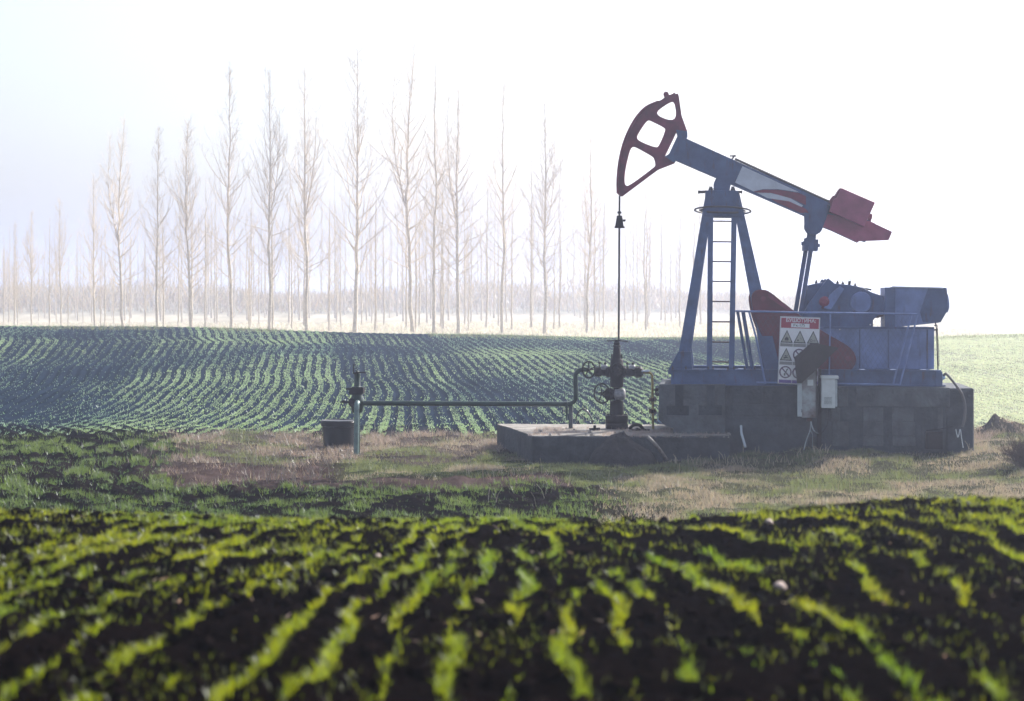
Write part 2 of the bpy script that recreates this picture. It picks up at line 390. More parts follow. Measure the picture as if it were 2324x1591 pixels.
# near drill rows of young wheat
def near_rows():
    X, Y, Hh, W, Cc = [], [], [], [], []
    u = -6.2
    while u < 6.2:
        y = rng.uniform(4.8, 15.6, int(10.8*330))
        x = fgx(np.clip(u, -5.99, 5.99), y)
        k = .58*vn(y*.8+u*11, np.full_like(y, u*5.7), 81)+.42*vn(y*3.4+u*13, np.full_like(y, u*3.7), 82)
        side = {True: .56, False: .39}[-.6 < u < .1 or .35 < u < 1.1]+.06*math.sin(u*9)
        side = side+.0*u + (.07 if u > 1.6 else 0)
        keep = (rng.random(len(y)) < np.maximum(sm(side, side+.2, k), .08*sm(side-.2, side, k))*(.35+.65*sm(15.5, 8, y)+.3))
        x = x+rng.normal(0, .011, len(x))*(.6+k); x, y, k = x[keep], y[keep], k[keep]
        ok = (np.abs(x) < y*.34+3.2); x, y, k = x[ok], y[ok], k[ok]
        X.append(x); Y.append(y); Hh.append(.028+.045*k); W.append(np.full(len(x), .0065))
        g = fbm(x*.8+4, y*.8, 83, 2)[:, None]
        Cc.append(np.array([.19, .19, .0015])*(1-g)+np.array([.06, .12, .003])*g)
        u += .25 if abs(u) < 1.3 else .29
    # loose plants between the rows
    n = 3600; y = rng.uniform(9.5, 15.6, n); x = rng.uniform(-1, 1, n)*(y*.3+.3); k = fbm(x*2.2, y*2.2, 87, 3)
    kp = (k > .56); x, y = x[kp], y[kp]; x = np.repeat(x, 5)+rng.normal(0, .03, 5*len(x)); y = np.repeat(y, 5)+rng.normal(0, .03, 5*len(y))
    X.append(x); Y.append(y); Hh.append(np.full(len(x), .06)); W.append(np.full(len(x), .0065)); Cc.append(np.tile([.11, .13, .006], (len(x), 1)))
    # thin volunteer growth that blurs the drill lines
    n = 9000; y = rng.uniform(6, 15.4, n); x = rng.uniform(-1, 1, n)*(y*.3+.3); kp = fbm(x*1.4+3, y*1.4, 88, 3) > .55; x, y = x[kp], y[kp]
    X.append(x); Y.append(y); Hh.append(np.full(len(x), .05)); W.append(np.full(len(x), .006)); Cc.append(np.tile([.07, .085, .004], (len(x), 1)))
    X, Y, Hh, W, Cc = map(np.concatenate, (X, Y, Hh, W, Cc))
    cl = fbm(X*5, Y*5, 51, 5, .62); fgm = sm(15.5, 13.5, Y)*sm(3, 5, Y)
    z = H(X, Y)+fgm*(.10*(cl-.5)+.05*np.clip(vn(X*14, Y*14, 57)-.55, 0, 1)+.10*(fbm(X*1.3, Y*1.3, 59, 3)-.5))
    blades('wheat_seedlings', X, Y, Hh, W, Cc, M_wheat, .9, 2, z, 'bright green wheat seedlings in drill rows on the dark soil in the foreground', 'seedlings')
near_rows()

# wheat and grass on the level ground between
def mid_cover():
    def pts(n):
        # uniform over the seen wedge of level ground
        y = np.sqrt(rng.uniform(22.5**2, 41**2, n)); x = rng.uniform(-1, 1, n)*(.30*y+3.2); return x, y
    x, y = pts(690000); b1, back, dry, grn, drk, wht = veg(x, y)
    r = rng.random(len(x)); vx = CX+FV*x/y; vy = HY+FV*CZ/y
    cl = fbm(x*2.4, y*1.7, 91, 3); notback = 1-back
    row = .5+.5*np.cos(2*PI*(x*.92+y*.4+.6*np.sin(y*.5))/.42)
    # wheat
    k = (r < .95*wht*(.05+.95*sm(.42, .72, row*.62+cl*.65-.11+.25*(fbm(x*.35, y*.2, 97, 2)-.5)-.15*sm(330, 560, vx)))*notback)
    g = (.35*fbm(x*.5, y*.5, 93, 2)+.65*sm(.35, .7, cl))[k][:, None]
    blades('winter_wheat', x[k], y[k], (.03+.10*sm(.3, .75, cl[k])), np.full(k.sum(), .013),
           np.array([.035, .078, .022])*(1-g)+np.array([.090, .128, .018])*g, M_field, .8, 1, None, 'lush green young wheat on the level ground left of the wellsite', 'wheat')
    # short grass with tan tufts
    rt = sm(1250, 1600, vx)*sm(1000, 1030, vy)
    kg = (r < .95*np.clip(grn+rt*.85+.5*dry*b1*sm(.56, .46, fbm(x*.9+9, y*.7, 99, 4)), 0, 1)*(.15+.85*sm(.35, .6, cl))*notback) & ~k
    t = fbm(x*1.1+7, y*.9, 95, 3)[kg]; t = sm(.44, .62, t+.10*sm(1700, 2250, vx[kg]))[:, None]
    blades('short_grass', x[kg], y[kg], (.03+.09*cl[kg]), np.full(kg.sum(), .012),
           np.array([.10, .115, .045])*(1-t)+np.array([.20, .165, .135])*t, M_field, .8, 1, None, 'patchy short grass mixed with dry tufts in front of the pumpjack', 'grass')
    # dry grass
    dk = np.clip(dry*b1*(.35+.65*sm(1042, 1020, vy))+drk*b1*.06+.05*b1, 0, 1)*(1-sm(994, 985, vy))
    cd = fbm(x*.9+9, y*.7, 99, 4)
    kd = (r < .9*dk*(.06+.94*sm(.38, .6, cl))*(.15+.85*sm(.40, .55, cd))) & ~k & ~kg
    n = kd.sum(); t = rng.random((n, 1))
    blades('dry_grass', x[kd], y[kd], (.04+.13*cl[kd]), np.full(n, .010), np.array([.24, .19, .165])*(1-t)+np.array([.15, .12, .08])*t,
           M_dry, 1.0, 1, None, 'tan dry grass along the edge of the wellsite', 'grass')
mid_cover()

def back_field():
    n = 1900000
    y = rng.uniform(38.5, 84.5, n)**1.0; y = 38.5+46*(rng.random(n)**1.25); x = rng.uniform(-1, 1, n)*(.30*y+4)
    u = row_u(x, y); c = np.abs((u/.30) % 1-.5)*2        # 1 on the row
    ri = np.round(u/.30)
    rk = vn(ri*.9+.5, y*.05, 7)
    tt = x/y
    clump = fbm(x*1.5, y*.6, 101, 3); big = fbm(x*.16, y*.12, 103, 2)
    right = sm(.15, .23, tt)
    thr = .60-.09*(clump-.5)-.25*(big-.5)-.35*right
    pr = sm(thr, thr+.16, c)*(.40+.60*sm(.15, .6, rk))*(.75+.25*sm(.3, .55, clump))*(.45+1.2*sm(.30, .62, big))+.02+.25*right*sm(.4, .6, clump)
    band = vn(u*.42+3, y*.015, 33)*.6+vn(u*1.1, y*.03, 35)*.4
    pr = pr*(.22+.78*sm(.30, .50, band+.25*right))
    _, back, *_ = veg(x, y)
    k = rng.random(n) < pr*np.clip(back, 0, 1)*sm(38.3, 40, y)
    x, y, big, tt = x[k], y[k], big[k], tt[k]
    g = sm(.35, .65, big)[:, None]; r = sm(.12, .22, tt)[:, None]
    col = np.array([.13, .21, .15])*(1-g)+np.array([.20, .28, .16])*g; col = col*(1-r)+np.array([.34, .37, .28])*r  # last tone pales the right-hand crop, haze and glare put into colour
    blades('field_crop', x, y, np.full(len(x), .050), .022+.0002*y, col, M_field, 1.0, 1, None, 'pale green crop in wavering drill rows up the hill behind', 'crop', jit=.12)
    # weeds along the ridge
    n = 9000; x = rng.uniform(-.32, .32, n)*80; y = 81+rng.normal(0, 1.2, n); k = fbm(x*.35, y*.1, 105, 3) > .52; x, y = x[k], y[k]
    blades('ridge_weeds', x, y, np.full(len(x), .16), np.full(len(x), .02), np.tile([.12, .13, .07], (len(x), 1)), M_field, .8, 1, None, 'ragged weeds along the top of the hill field', 'weeds')
    n = 60000; x = rng.uniform(-.42, .25, n)*130; y = rng.uniform(100, 175, n)
    blades('pale_meadow_grass', x, y, np.full(n, .22), np.full(n, .07), np.tile([.42, .40, .33], (n, 1)), M_dry, .8, 1, None, 'pale dry meadow grass at the feet of the poplars', 'grass')
back_field()

# loose clods and stones near the camera
def clods():
    mb_v = []; mb_f = []; k = 0
    for i in range(2600):
        y = rng.uniform(5.5, 15.2); x = rng.uniform(-.32, .32)*y; r = .012+.04*rng.random()**3
        z = float(H(x, y))
        for j in range(2):
            pass
        vs = []
        for th in (0, .9, 1.9, PI):
            m = 1 if th in (0, PI) else 6
            for q in range(m):
                rr = r*rng.uniform(.7, 1.25); a = 2*PI*q/6+th
                vs.append((x+rr*math.sin(th)*math.cos(a), y+rr*math.sin(th)*math.sin(a), z+rr*.8*math.cos(th)+r*.3))
        f = [(0, 1+q, 1+(q+1)%6) for q in range(6)]+[(1+q, 7+q, 7+(q+1)%6, 1+(q+1)%6) for q in range(6)]+[(13, 7+(q+1)%6, 7+q) for q in range(6)]
        mb_v += vs; mb_f += [tuple(a+k for a in g) for g in f]; k += 14
    me = bpy.data.meshes.new('soil_clods'); me.from_pydata(mb_v, [], mb_f)
    o = finish('soil_clods', me, mat('clod_earth', (.007, .005, .005), .95, spec=0, bump=.6, bscale=60)); tag(o, 'crumbly dark clods of soil strewn between the near rows', 'soil', kind='stuff')
clods()

# ------------------------------------------------------------------ materials of the built things
blue = mat('blue_paint', (.052, .092, .21), .5, var=.25, scale=3, bump=.15, wear=.75)
blue2 = mat('blue_panel_paint', (.13, .19, .40), .45, var=.25, scale=2.5, bump=.1, wear=.5, wcol=(.05, .06, .10))
maroon = mat('maroon_paint', (.19, .022, .055), .55, var=.3, scale=4, bump=.1)
red = mat('red_paint', (.12, .012, .03), .5, var=.25, scale=3, bump=.1)
pinkred = mat('red_paint_glare_tint', (.32, .065, .13), .5, var=.25, scale=3)  # red paint with the pinkish glare mixed into its colour
whitep = mat('white_paint', (.55, .58, .66), .5, var=.12, scale=5)
iron = mat('dark_iron', (.009, .006, .009), .55, 0, spec=.15, var=.4, scale=14, bump=.35, bscale=60)
ironlit = mat('sunlit_iron', (.26, .26, .28), .35, .2, var=.4, scale=18, bump=.3, bscale=50)  # iron with its sunlit highlight put into a pale base colour
green = mat('green_pipe_paint', (.006, .028, .024), .35, var=.3, scale=8, bump=.1)
yellow = mat('yellow_pipe_paint', (.30, .22, .05), .5, var=.3, scale=10)
rustm = mat('rusty_steel', (.06, .022, .016), .85, var=.5, scale=8, bump=.4)
conc = mat('old_concrete', (.046, .056, .070), .95, var=.45, scale=2.2, bump=1., bscale=14, wear=.7, wcol=(.03, .03, .032))
conc2 = mat('pad_concrete', (.075, .086, .10), .95, var=.35, scale=3, bump=1, bscale=20, wear=.6, wcol=(.05, .05, .052))
galv = mat('grey_enamel', (.42, .47, .50), .45, var=.12, scale=7)
boxw = mat('white_box_enamel', (.62, .66, .68), .4, var=.08, scale=6)
black = mat('black_plastic', (.006, .007, .010), .38, var=.3, scale=5)
glassb = mat('gauge_glass', (.25, .42, .60), .15, spec=.8)
wire = mat('galvanised_wire', (.06, .08, .14), .6, 0)
steel = mat('bare_steel', (.05, .045, .05), .5, 0, var=.3, scale=12)

# ------------------------------------------------------------------ concrete
b0 = PZ(1850, 1022, .05)
fd = thing('concrete_foundation', (b0[0], 0, 0), 'tall dark concrete block foundation under the blue pumpjack', 'foundation')
FD0, FD1 = -1.0, 1.15
def top(vx, d): return P(vx, 877, d)[2]
ztop = P(1700, 876, FD0)[2]
m = MB(); x0 = P(1500, 900, FD0)[0]; xm = P(1645, 900, FD0)[0]; xs = P(2146, 900, FD0)[0]; x1 = P(2210, 900, FD0)[0]
m.box((xm, FD0, -.3), (xs, FD1, ztop)); m.build('core_block', conc, fd, bevel=.02)
m = MB(); m.box((xs+.004, FD0+.02, -.3), (x1, FD1-.05, P(2180, 881, FD0)[2])); m.build('end_block', conc, fd, bevel=.03)
# left head block with T-shaped recesses and a chamfered toe
lo = [cq(105, 215, FD0), cq(1000, 215, FD0), cq(1000, 900, FD0), cq(300, 900, FD0), cq(298, 800, FD0), cq(200, 770, FD0), cq(100, 690, FD0)]
def q(pts, d=FD0): return [cq(a, b, d) for a, b in pts]
T1 = q([(320,225),(435,225),(435,500),(510,500),(510,635),(205,635),(205,500),(320,500)])
T2 = q([(745,225),(858,225),(858,490),(955,490),(955,635),(640,635),(640,495),(745,495)])
holed('head_block', lo, [T1, T2], FD0-.07, FD0, conc2, fd)
m = MB(); m.prism([(a[0], 0, a[2]) for a in lo], FD0+.002, FD1); m.build('head_core', conc, fd)
# precast pads standing proud of the long face
pads = [(212,205,326,432),(420,205,1480,436),(500,440,725,600),(500,603,725,765),(500,768,725,880),(826,440,1070,598),(830,602,1085,765),(834,768,1090,880),(130,440,235,600),(150,603,330,880),(1345,440,1400,700)]
for i, (a, b_, c_, d_) in enumerate(pads):
    A = cr(a, b_, FD0); B = cr(c_, d_, FD0); k = MB().box((A[0], FD0-.035-.004*(i%3), B[2]), (B[0], FD0-.002, min(A[2], ztop-.01)))
    k.build('precast_pad', conc2, fd, bevel=.01)
for i, (a, b_, c_, d_) in enumerate([(1070,230,1500,470),(1080,480,1900,640),(1100,650,1800,900)]):
    A = cq(a, b_, FD0); B = cq(c_, d_, FD0); MB().box((A[0], FD0-.018, B[2]), (B[0], FD0-.002, A[2])).build('precast_pad', conc, fd, bevel=.008)

sl_b = PZ(1400, 990, 0)
slab = thing('concrete_slab', (sl_b[0], sl_b[1], 0), 'low weathered concrete slab under the wellhead, left corner uncovered', 'slab')
ZS = .45
BL = PZ(1127, 962, ZS); FL = PZ(1207, 990, ZS); FM = PZ(1372, 989, ZS); FR = PZ(1655, 990, ZS)
BR = (FR[0]-.05, BL[1]+.15, ZS); 
def slabpoly(pts, z0, z1): 
    n = len(pts); mb = MB()
    mb.add([(p[0], p[1], z1) for p in pts]+[(p[0], p[1], z0) for p in pts], [tuple(range(n)), tuple(range(2*n-1, n-1, -1))]+[(i, i+n, (i+1)%n+n, (i+1)%n) for i in range(n)])
    return mb
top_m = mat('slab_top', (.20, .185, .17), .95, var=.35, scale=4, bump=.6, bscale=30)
e = []
def jag(a, b, n, amp):
    return [(a[0]+(b[0]-a[0])*i/n+random.uniform(-amp, amp)*(0 < i < n), a[1]+(b[1]-a[1])*i/n+random.uniform(-amp, amp)*(0 < i < n), a[2]) for i in range(n)]
pts = jag(FL, FR, 26, .02)+jag(FR, BR, 10, .02)+jag(BR, BL, 16, .02)+jag(BL, FL, 8, .015)
slabpoly(pts[::-1], -.3, ZS).build('slab_body', mat('slab_shaded_side', (.042, .048, .058), .95, var=.4, scale=3, bump=1, bscale=16, wear=.6, wcol=(.03, .03, .03)), slab, bevel=.03)  # shade on the slab's sides is put into this darker concrete colour
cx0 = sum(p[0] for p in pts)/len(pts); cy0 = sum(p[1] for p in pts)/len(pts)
slabpoly([(p[0]+(cx0-p[0])*.008+random.uniform(-.01, .01), p[1]+(cy0-p[1])*.03+random.uniform(-.02, .02), 0) for p in pts][::-1], ZS-.01, ZS+.006).build('sunlit_top_skin', top_m, slab)  # thin lighter skin: sunlight on the slab top painted as colour
m = MB()
for i in range(38):                                    # crumbled edge pieces and rubble
    t = random.random(); p = (FL[0]+(FR[0]-FL[0])*t, FL[1]+random.uniform(.05, 1.6), ZS)
    r = random.uniform(.015, .05)
    m.lathe((p[0], p[1], ZS-.005), [(0, r*1.1), (r*.6, r*random.uniform(.7, 1)), (r*1.1, r*.2)], n=random.choice((5, 6, 7)))
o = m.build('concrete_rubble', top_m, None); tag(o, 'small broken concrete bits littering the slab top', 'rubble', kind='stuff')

# dark soil heap slumped over the slab front
def mound(name, cx, cy, rx, ry, hz, m_, label, cat, seed, z0=0., n=44):
    vs = []; fs = []
    for j in range(n+1):
        for i in range(n+1):
            u, v = -1.15+2.3*i/n, -1.15+2.3*j/n; r2 = u*u+v*v
            x, y = cx+rx*u, cy+ry*v
            z = hz*max(0, 1-r2)**.75+.75*hz*(float(fbm(np.array(x*4), np.array(y*4), seed, 5, .6))-.5)*max(0, 1.25-r2)-.03-.15*max(0, r2-.9)
            vs.append((x, y, z0+z))
    fs = [(j*(n+1)+i, j*(n+1)+i+1, (j+1)*(n+1)+i+1, (j+1)*(n+1)+i) for j in range(n) for i in range(n)]
    b = MB(); b.add(vs, fs); o = b.build(name, m_, None, smooth=True); return tag(o, label, cat)
p = PZ(1418, 1040, 0)
mound('soil_heap', PZ(1412, 990, ZS)[0], FL[1]+.05, .62, .50, .46, mat('heap_earth', (.022, .02, .024), .95, var=.4, scale=9, bump=1, bscale=30), 'dark earth heap slumped against the front of the slab below the wellhead', 'heap', 5)
o = tag(MB().tube(curve([PZ(1468, 990, .5), PZ(1490, 1012, .33), PZ(1512, 1042, .05)]), [.03]*17, 8).build('broken_plank', mat('old_wood', (.25, .23, .22), .8, var=.4, scale=20), None), 'grey broken plank leaning on the slab front under the yellow pipe', 'plank')
a = P(1681, 966, FD0-.10); b_ = P(1691, 1015, FD0-.35)
o = tag(MB().tube([a, ((a[0]*2+b_[0])/3-.02, (a[1]*2+b_[1])/3, (a[2]*2+b_[2])/3), b_], .022, 10).build('plastic_pipe', mat('pale_plastic', (.45, .5, .55), .5), None), 'short pale pipe leaning against the foundation right of the slab', 'pipe')

# ------------------------------------------------------------------ the pumpjack
pj = thing('pumpjack', (0, 0, ztop), 'blue nodding oil pumpjack with maroon horsehead standing on its concrete foundation', 'pumpjack')
# skid
m = MB(); zs = P(1700, 838, -.9)[2]; xl = P(1521, 850, -.9)[0]; xr = P(2145, 850, -.9)[0]; xq = P(2135, 850, -.9)[0]
for d in (-.92, .82):
    m.box((xl, d, ztop+.004), (xr, d+.16, ztop+.03)); m.box((xl, d, zs-.03), (xq, d+.16, zs)); m.box((xl+.01, d+.03, ztop+.03), (xq-.01, d+.13, zs-.03))
for k in range(9):
    x = xl+.15+(xq-xl-.3)*k/8; m.box((x-.05, -.76, ztop+.006), (x+.05, .82, zs-.05))
m.build('skid_frame', blue, pj)
m = MB(); A = ce(1925, 1355, -.9); B = ce(2035, 1575, -.9); m.box((A[0]+.01, -.93, ztop+.005), (B[0], -.3, A[2])); m.build('skid_end_box', blue, pj, bevel=.01)
m = MB()
for vx in (1526, 1556, 1607, 1618, 1652, 1665, 1690, 1712): m.lathe(P(vx, 838, -.88), [(-.01, .022), (.015, .022), (.016, .012), (.05, .012)], n=8)
m.each('skid_bolt', steel, pj)
# posts: near and far legs, box section, converging to the cap
def leg(p_top, p_bot, w0, dtop, dbot, dep):
    """tapering leg from outline points (left and right edge at top and bottom)"""
    mb = MB()
    (ax, az), (bx, bz) = p_top; (cx_, cz_), (dx_, dz_) = p_bot
    h = dep/2
    vs = [(ax, dtop-h, az), (bx, dtop-h, bz), (bx, dtop+h, bz), (ax, dtop+h, az), (cx_, dbot-h, cz_), (dx_, dbot-h, dz_), (dx_, dbot+h, dz_), (cx_, dbot+h, cz_)]
    return mb.add(vs, [(0,3,2,1),(4,5,6,7),(0,1,5,4),(1,2,6,5),(2,3,7,6),(3,0,4,7)])
def xz(p): return (p[0], p[2])
for s in (-1, 1):
    dt, db = .16*s, .78*s
    # left legs: c1 -> (780,1090)-(840,1090) .. base (1530,805)-(1556,805)
    lg = leg((xz(c1(793, 850)), xz(c1(850, 850))), (xz(P(1535, 838)), xz(P(1561, 838))), 0, dt, db, .12); lg.build('post_leg', blue, pj)
    lg = leg((xz(c1(975, 850)), xz(c1(1030, 850))), (xz(P(1733, 838)), xz(P(1768, 838))), 0, dt, db, .12); lg.build('post_leg', blue, pj)
    f = MB().prism([P(1541, 795), P(1569, 795), P(1573, 838), P(1571, 845), P(1519, 845), P(1519, 835)], db-.075*1-.0, db+.075); f.build('leg_foot', blue, pj)
# ladder
lad = MB(); Ld = -.80
for a_, b_ in ((ct(945, 870), P(1611, 838)),):
    pass
lad.bar((c1(828, 1010)[0], -.28, c1(0, 1010)[2]), (P(1610, 838)[0], -.86, zs), .098, .05)
lad.bar((c1(993, 1010)[0], -.28, c1(0, 1010)[2]), (P(1659, 838)[0], -.86, zs), .098, .05)
lo_ = lad.build('ladder', blue, pj)
rung = MB()
for vy in (502, 548.5, 593.5, 638.5, 684, 730, 776, 821):
    t = (vy-490)/(838-490); d = -.28-.58*t
    a_ = P(1616.5-3*t*1.5, vy, d); b_ = P(1662-4*t, vy+.6, d)
    rung.tube([(a_[0]-.03, d, a_[2]), (b_[0]+.02, d, b_[2])], .013, 8)
rung.each('rung', mat('worn_rung', (.07, .035, .035), .4, .4), lo_)
# cap of the post
cap = [ct(970, 430), ct(975, 400), ct(1030, 372), ct(1560, 378), ct(1615, 400), ct(1612, 440), ct(1680, 830), ct(1690, 890), ct(1130, 880), ct(938, 870), ct(955, 700)]
MB().prism(cap, -.32, .32).build('post_cap', blue, pj, bevel=.008)
m = MB()
m.bar(ct(840, 392, -.25), ct(1030, 385, -.25), .05, .06); m.bar(ct(1560, 385, -.25), ct(1675, 392, -.25), .04, .06)
m.lathe(ct(840, 392, -.25), [(-.012, .03), (.012, .03)], ax=(1, 0, 0), n=8); m.lathe(ct(1676, 392, -.25), [(-.012, .03), (.012, .03)], ax=(1, 0, 0), n=8)
for x_ in (1060, 1093, 1490, 1522): m.lathe(ct(x_, 372, -.2), [(0, .028), (.05, .028), (.05, .016), (.085, .014)], n=8)
m.each('adjusting_bolt', steel, pj)
sd = rnd([ct(1130, 380), ct(1128, 250), ct(1150, 190), ct(1190, 120), ct(1300, 60), ct(1450, 120), ct(1470, 240), ct(1448, 300), ct(1448, 380)], 2)
MB().prism([ct(1130, 385)]+sd[2:-2]+[ct(1448, 385)], -.2, .2).build('saddle_bearing', blue, pj)
for cx_, r_, tl in ((1308, .515, .10), (1306, .42, -.13)):
    c_ = ct(cx_, 752, 0); MB().ring((c_[0], 0, c_[2]), r_, .017, ax=(.03, tl, 1), n=48).build('safety_hoop', steel, pj)
# walking beam
be = [(655, 465), (1655, 915), (1990, 1066), (1925, 1195), (1460, 1005), (583, 610)]
bp_ = lambda pts, d0, d1: MB().prism([c1(*p) for p in pts], d0, d1)
# direction unit along beam in crop px: (1000,450) ; normal
beam = bp_([(648, 478), (1985, 1080), (1928, 1182), (590, 598)], -.035, .035).build('walking_beam', blue, pj)
fl = MB()
fl.bar(c1(640, 464), c1(1985, 1069), .03, .30); fl.bar(c1(583, 612), c1(1922, 1190), .03, .30)
for t in (.12, .30, .42, .60, .74):
    a_ = Vector((640, 464))+t*Vector((1345, 605)); b_ = Vector((583, 612))+t*Vector((1339, 578)); fl.bar(c1(*a_), c1(*b_), .02, .28) if t in (.12, .30, .74) else None
fl.build('beam_flanges', blue, beam)
DB = -.155
MB().prism([c1(*p) for p in [(655, 466), (1655, 915), (1640, 1075), (1460, 1003), (583, 610)]], DB+.003, DB+.02).build('side_plate', blue, beam)
dec = MB(); dec.prism([c1(*p) for p in [(1052, 660), (1220, 736), (1455, 845), (1300, 822), (1200, 822), (1130, 838), (1000, 776)]], DB-.004, DB+.002)
dec.prism([c1(*p) for p in [(1150, 846), (1250, 850), (1380, 880), (1480, 938), (1470, 950), (1360, 905), (1230, 886)]], DB-.004, DB+.002)
dec.each('white_stripe', whitep, beam)
MB().prism([c1(*p) for p in [(1132, 840), (1200, 826), (1300, 826), (1450, 849), (1500, 872), (1500, 935), (1400, 890), (1260, 850), (1140, 846)]], DB-.006, DB+.001).build('red_swoosh', maroon, beam)
MB().prism([c1(*p) for p in [(1250, 890), (1380, 908), (1500, 962), (1520, 990), (1460, 990), (1300, 920)]], DB-.005, DB+.001).build('red_swoosh', maroon, beam)
m = MB(); m.tube([c1(1000, 604, -.1), c1(1660, 904, -.1)], .024, 8)
m.bar(c1(975, 612, -.1), c1(1000, 578, -.1), .03, .05); m.bar(c1(962, 584, -.1), c1(1008, 584, -.1), .025, .04); m.bar(c1(1655, 915, -.1), c1(1664, 896, -.1), .03, .04)
m.build('grease_line', steel, beam)
# horsehead
outer = [(163,850),(162,740),(172,640),(190,555),(216,468),(250,388),(290,322),(340,258),(395,210),(462,198),(475,190),(500,172),(493,155),(500,138),(512,131),(524,140),(534,153),(556,146),(574,134),(578,146),(597,143),(603,165),(622,300),(662,410),(662,440),(655,465),(583,610),(570,637),(455,682),(400,722),(200,872),(185,868)]
outer[9] = (455, 197)
def arc_pts():
    # smooth outer arc through traced points
    a_ = [(163,850),(163,740),(178,610),(208,490),(250,390),(305,300),(370,235),(455,197)]
    c_ = curve([(p[0], p[1], 0) for p in a_], 5); return [(p[0], p[1]) for p in c_]
ar = arc_pts(); outer = ar+outer[10:]
h1 = rnd([(545,198,0),(572,205,0),(586,312,0),(545,336,0),(462,305,0),(446,280,0),(458,256,0)], 2)
h2 = rnd([(386,330,0),(402,335,0),(500,383,0),(508,405,0),(462,515,0),(440,528,0),(315,478,0),(303,450,0),(320,415,0),(366,345,0)], 2)
h3 = rnd([(275,518,0),(297,522,0),(410,585,0),(425,600,0),(438,650,0),(425,668,0),(250,798,0),(225,795,0),(216,770,0),(219,705,0),(235,620,0),(258,535,0)], 2)
h4 = [(583,420,0),(591,447,0),(533,573,0),(503,588,0)]
hd = holed('horse_head', [c1(*p) for p in outer], [[c1(p[0], p[1]) for p in h] for h in (h1, h2, h3, h4)], -.05, .05, maroon, pj)
m = MB(); n = len(ar); i_ = [(p[0]+14, p[1]+6) for p in ar]
for k in range(n-1): m.prism([c1(*ar[k]), c1(*ar[k+1]), c1(*i_[k+1]), c1(*i_[k])], -.16, .16)
m.build('cable_track', maroon, hd)
MB().prism([c1(*p) for p in [(583, 402), (662, 412), (664, 445), (655, 468), (585, 610), (570, 634), (505, 590), (533, 573), (592, 447)]], -.12, .12).build('head_bracket', blue, pj)
m = MB(); m.lathe(c1(512, 150, 0), [(-.1, .05), (.1, .05)], ax=(0, 1, 0), n=14); m.build('head_pin', maroon, hd)
# bridle and rod
m = MB()
for d in (-.05, .05): m.tube([c1(182, 866, d), c1(181, 985, d*.9)], .017, 8)
m.each('bridle_cable', iron, pj)
m = MB(); m.lathe(c1(181, 1015, 0), [(-.01, .055), (.02, .055)], n=14); m.lathe(c1(181, 985, 0), [(-.02, .04), (.02, .04)], n=14)
m.prism([c1(*p) for p in [(162, 1020), (202, 1020), (212, 1095), (150, 1095)]], -.08, .08); m.tube([c1(200, 1040), c1(225, 1038)], .014, 8); m.ball(c1(214, 1042), .022)
m.box((c1(148, 0)[0], -.10, c1(0, 1095)[2]), (c1(217, 0)[0], .10, c1(0, 1085)[2])); m.build('carrier_bar', iron, pj)
rod = MB(); rod.tube([c1(181, 985), c1(181, 1015)], .02); rod.tube([c1(180, 1090), P(1403.5, 772)], .020, 10); rod.build('polished_rod', steel, pj)
# tail bearing, pitman arms
m = MB(); m.lathe((c1(1555, 1082)[0], -.20, c1(1555, 1082)[2]), [(0, .165), (.4, .165)], ax=(0, 1, 0), n=28)
m.prism([c1(*p) for p in [(1490, 985), (1660, 1040), (1620, 1090), (1600, 1130), (1510, 1130), (1492, 1060)]], -.17, .17)
m.prism([c1(*p) for p in [(1512, 1125), (1575, 1125), (1570, 1200), (1505, 1200)]], -.1, .1)
m.build('tail_bearing', blue, pj)
m = MB(); m.prism([c1(*p) for p in [(1482, 1190), (1585, 1178), (1582, 1258), (1478, 1255)]], -.33, .33)
m.prism([c1(*p) for p in [(1466, 1195), (1482, 1195), (1482, 1220), (1466, 1220)]], -.3, -.2); m.prism([c1(*p) for p in [(1585, 1210), (1597, 1210), (1597, 1232), (1585, 1232)]], -.3, -.2)
m.prism([c1(*p) for p in [(1484, 1172), (1510, 1165), (1512, 1192), (1484, 1192)]], -.3, -.2); m.build('equalizer_bar', blue, pj)
for d, p0, p1 in ((.36, (1821.5, 606), (1804, 712)), (-.36, (1833, 606), (1816, 712))):
    A = Vector(P(*p0, d)); B = Vector(P(*p1, d)); A = A+(A-B)*.48; MB().bar(A, B+(B-A)*.10, .080, .07).build('pitman_arm', blue, pj)
# tail weight box and tail plate
MB().prism([c1(*p) for p in [(1745, 818), (1982, 921), (1905, 1092), (1662, 985), (1690, 900), (1716, 885)]], -.38, .38).build('beam_weight', pinkred, pj, bevel=.012)
MB().prism([c1(*p) for p in [(1665, 905), (1690, 870), (1700, 875), (1735, 818), (1745, 820), (1708, 900), (1680, 960)]], -.3, .3).build('weight_clamp', maroon, pj)
MB().prism([c1(*p) for p in [(1655, 1000), (1950, 1050), (2107, 1124), (2084, 1180), (1872, 1188), (1868, 1198), (1682, 1112), (1620, 1088)]], -.20, .20).build('tail_plate', pinkred, pj)
MB().prism([c1(*p) for p in [(1948, 990), (1972, 1000), (1970, 1022), (1958, 1055), (1940, 1050)]], -.1, .1).build('tail_bolt', maroon, pj)
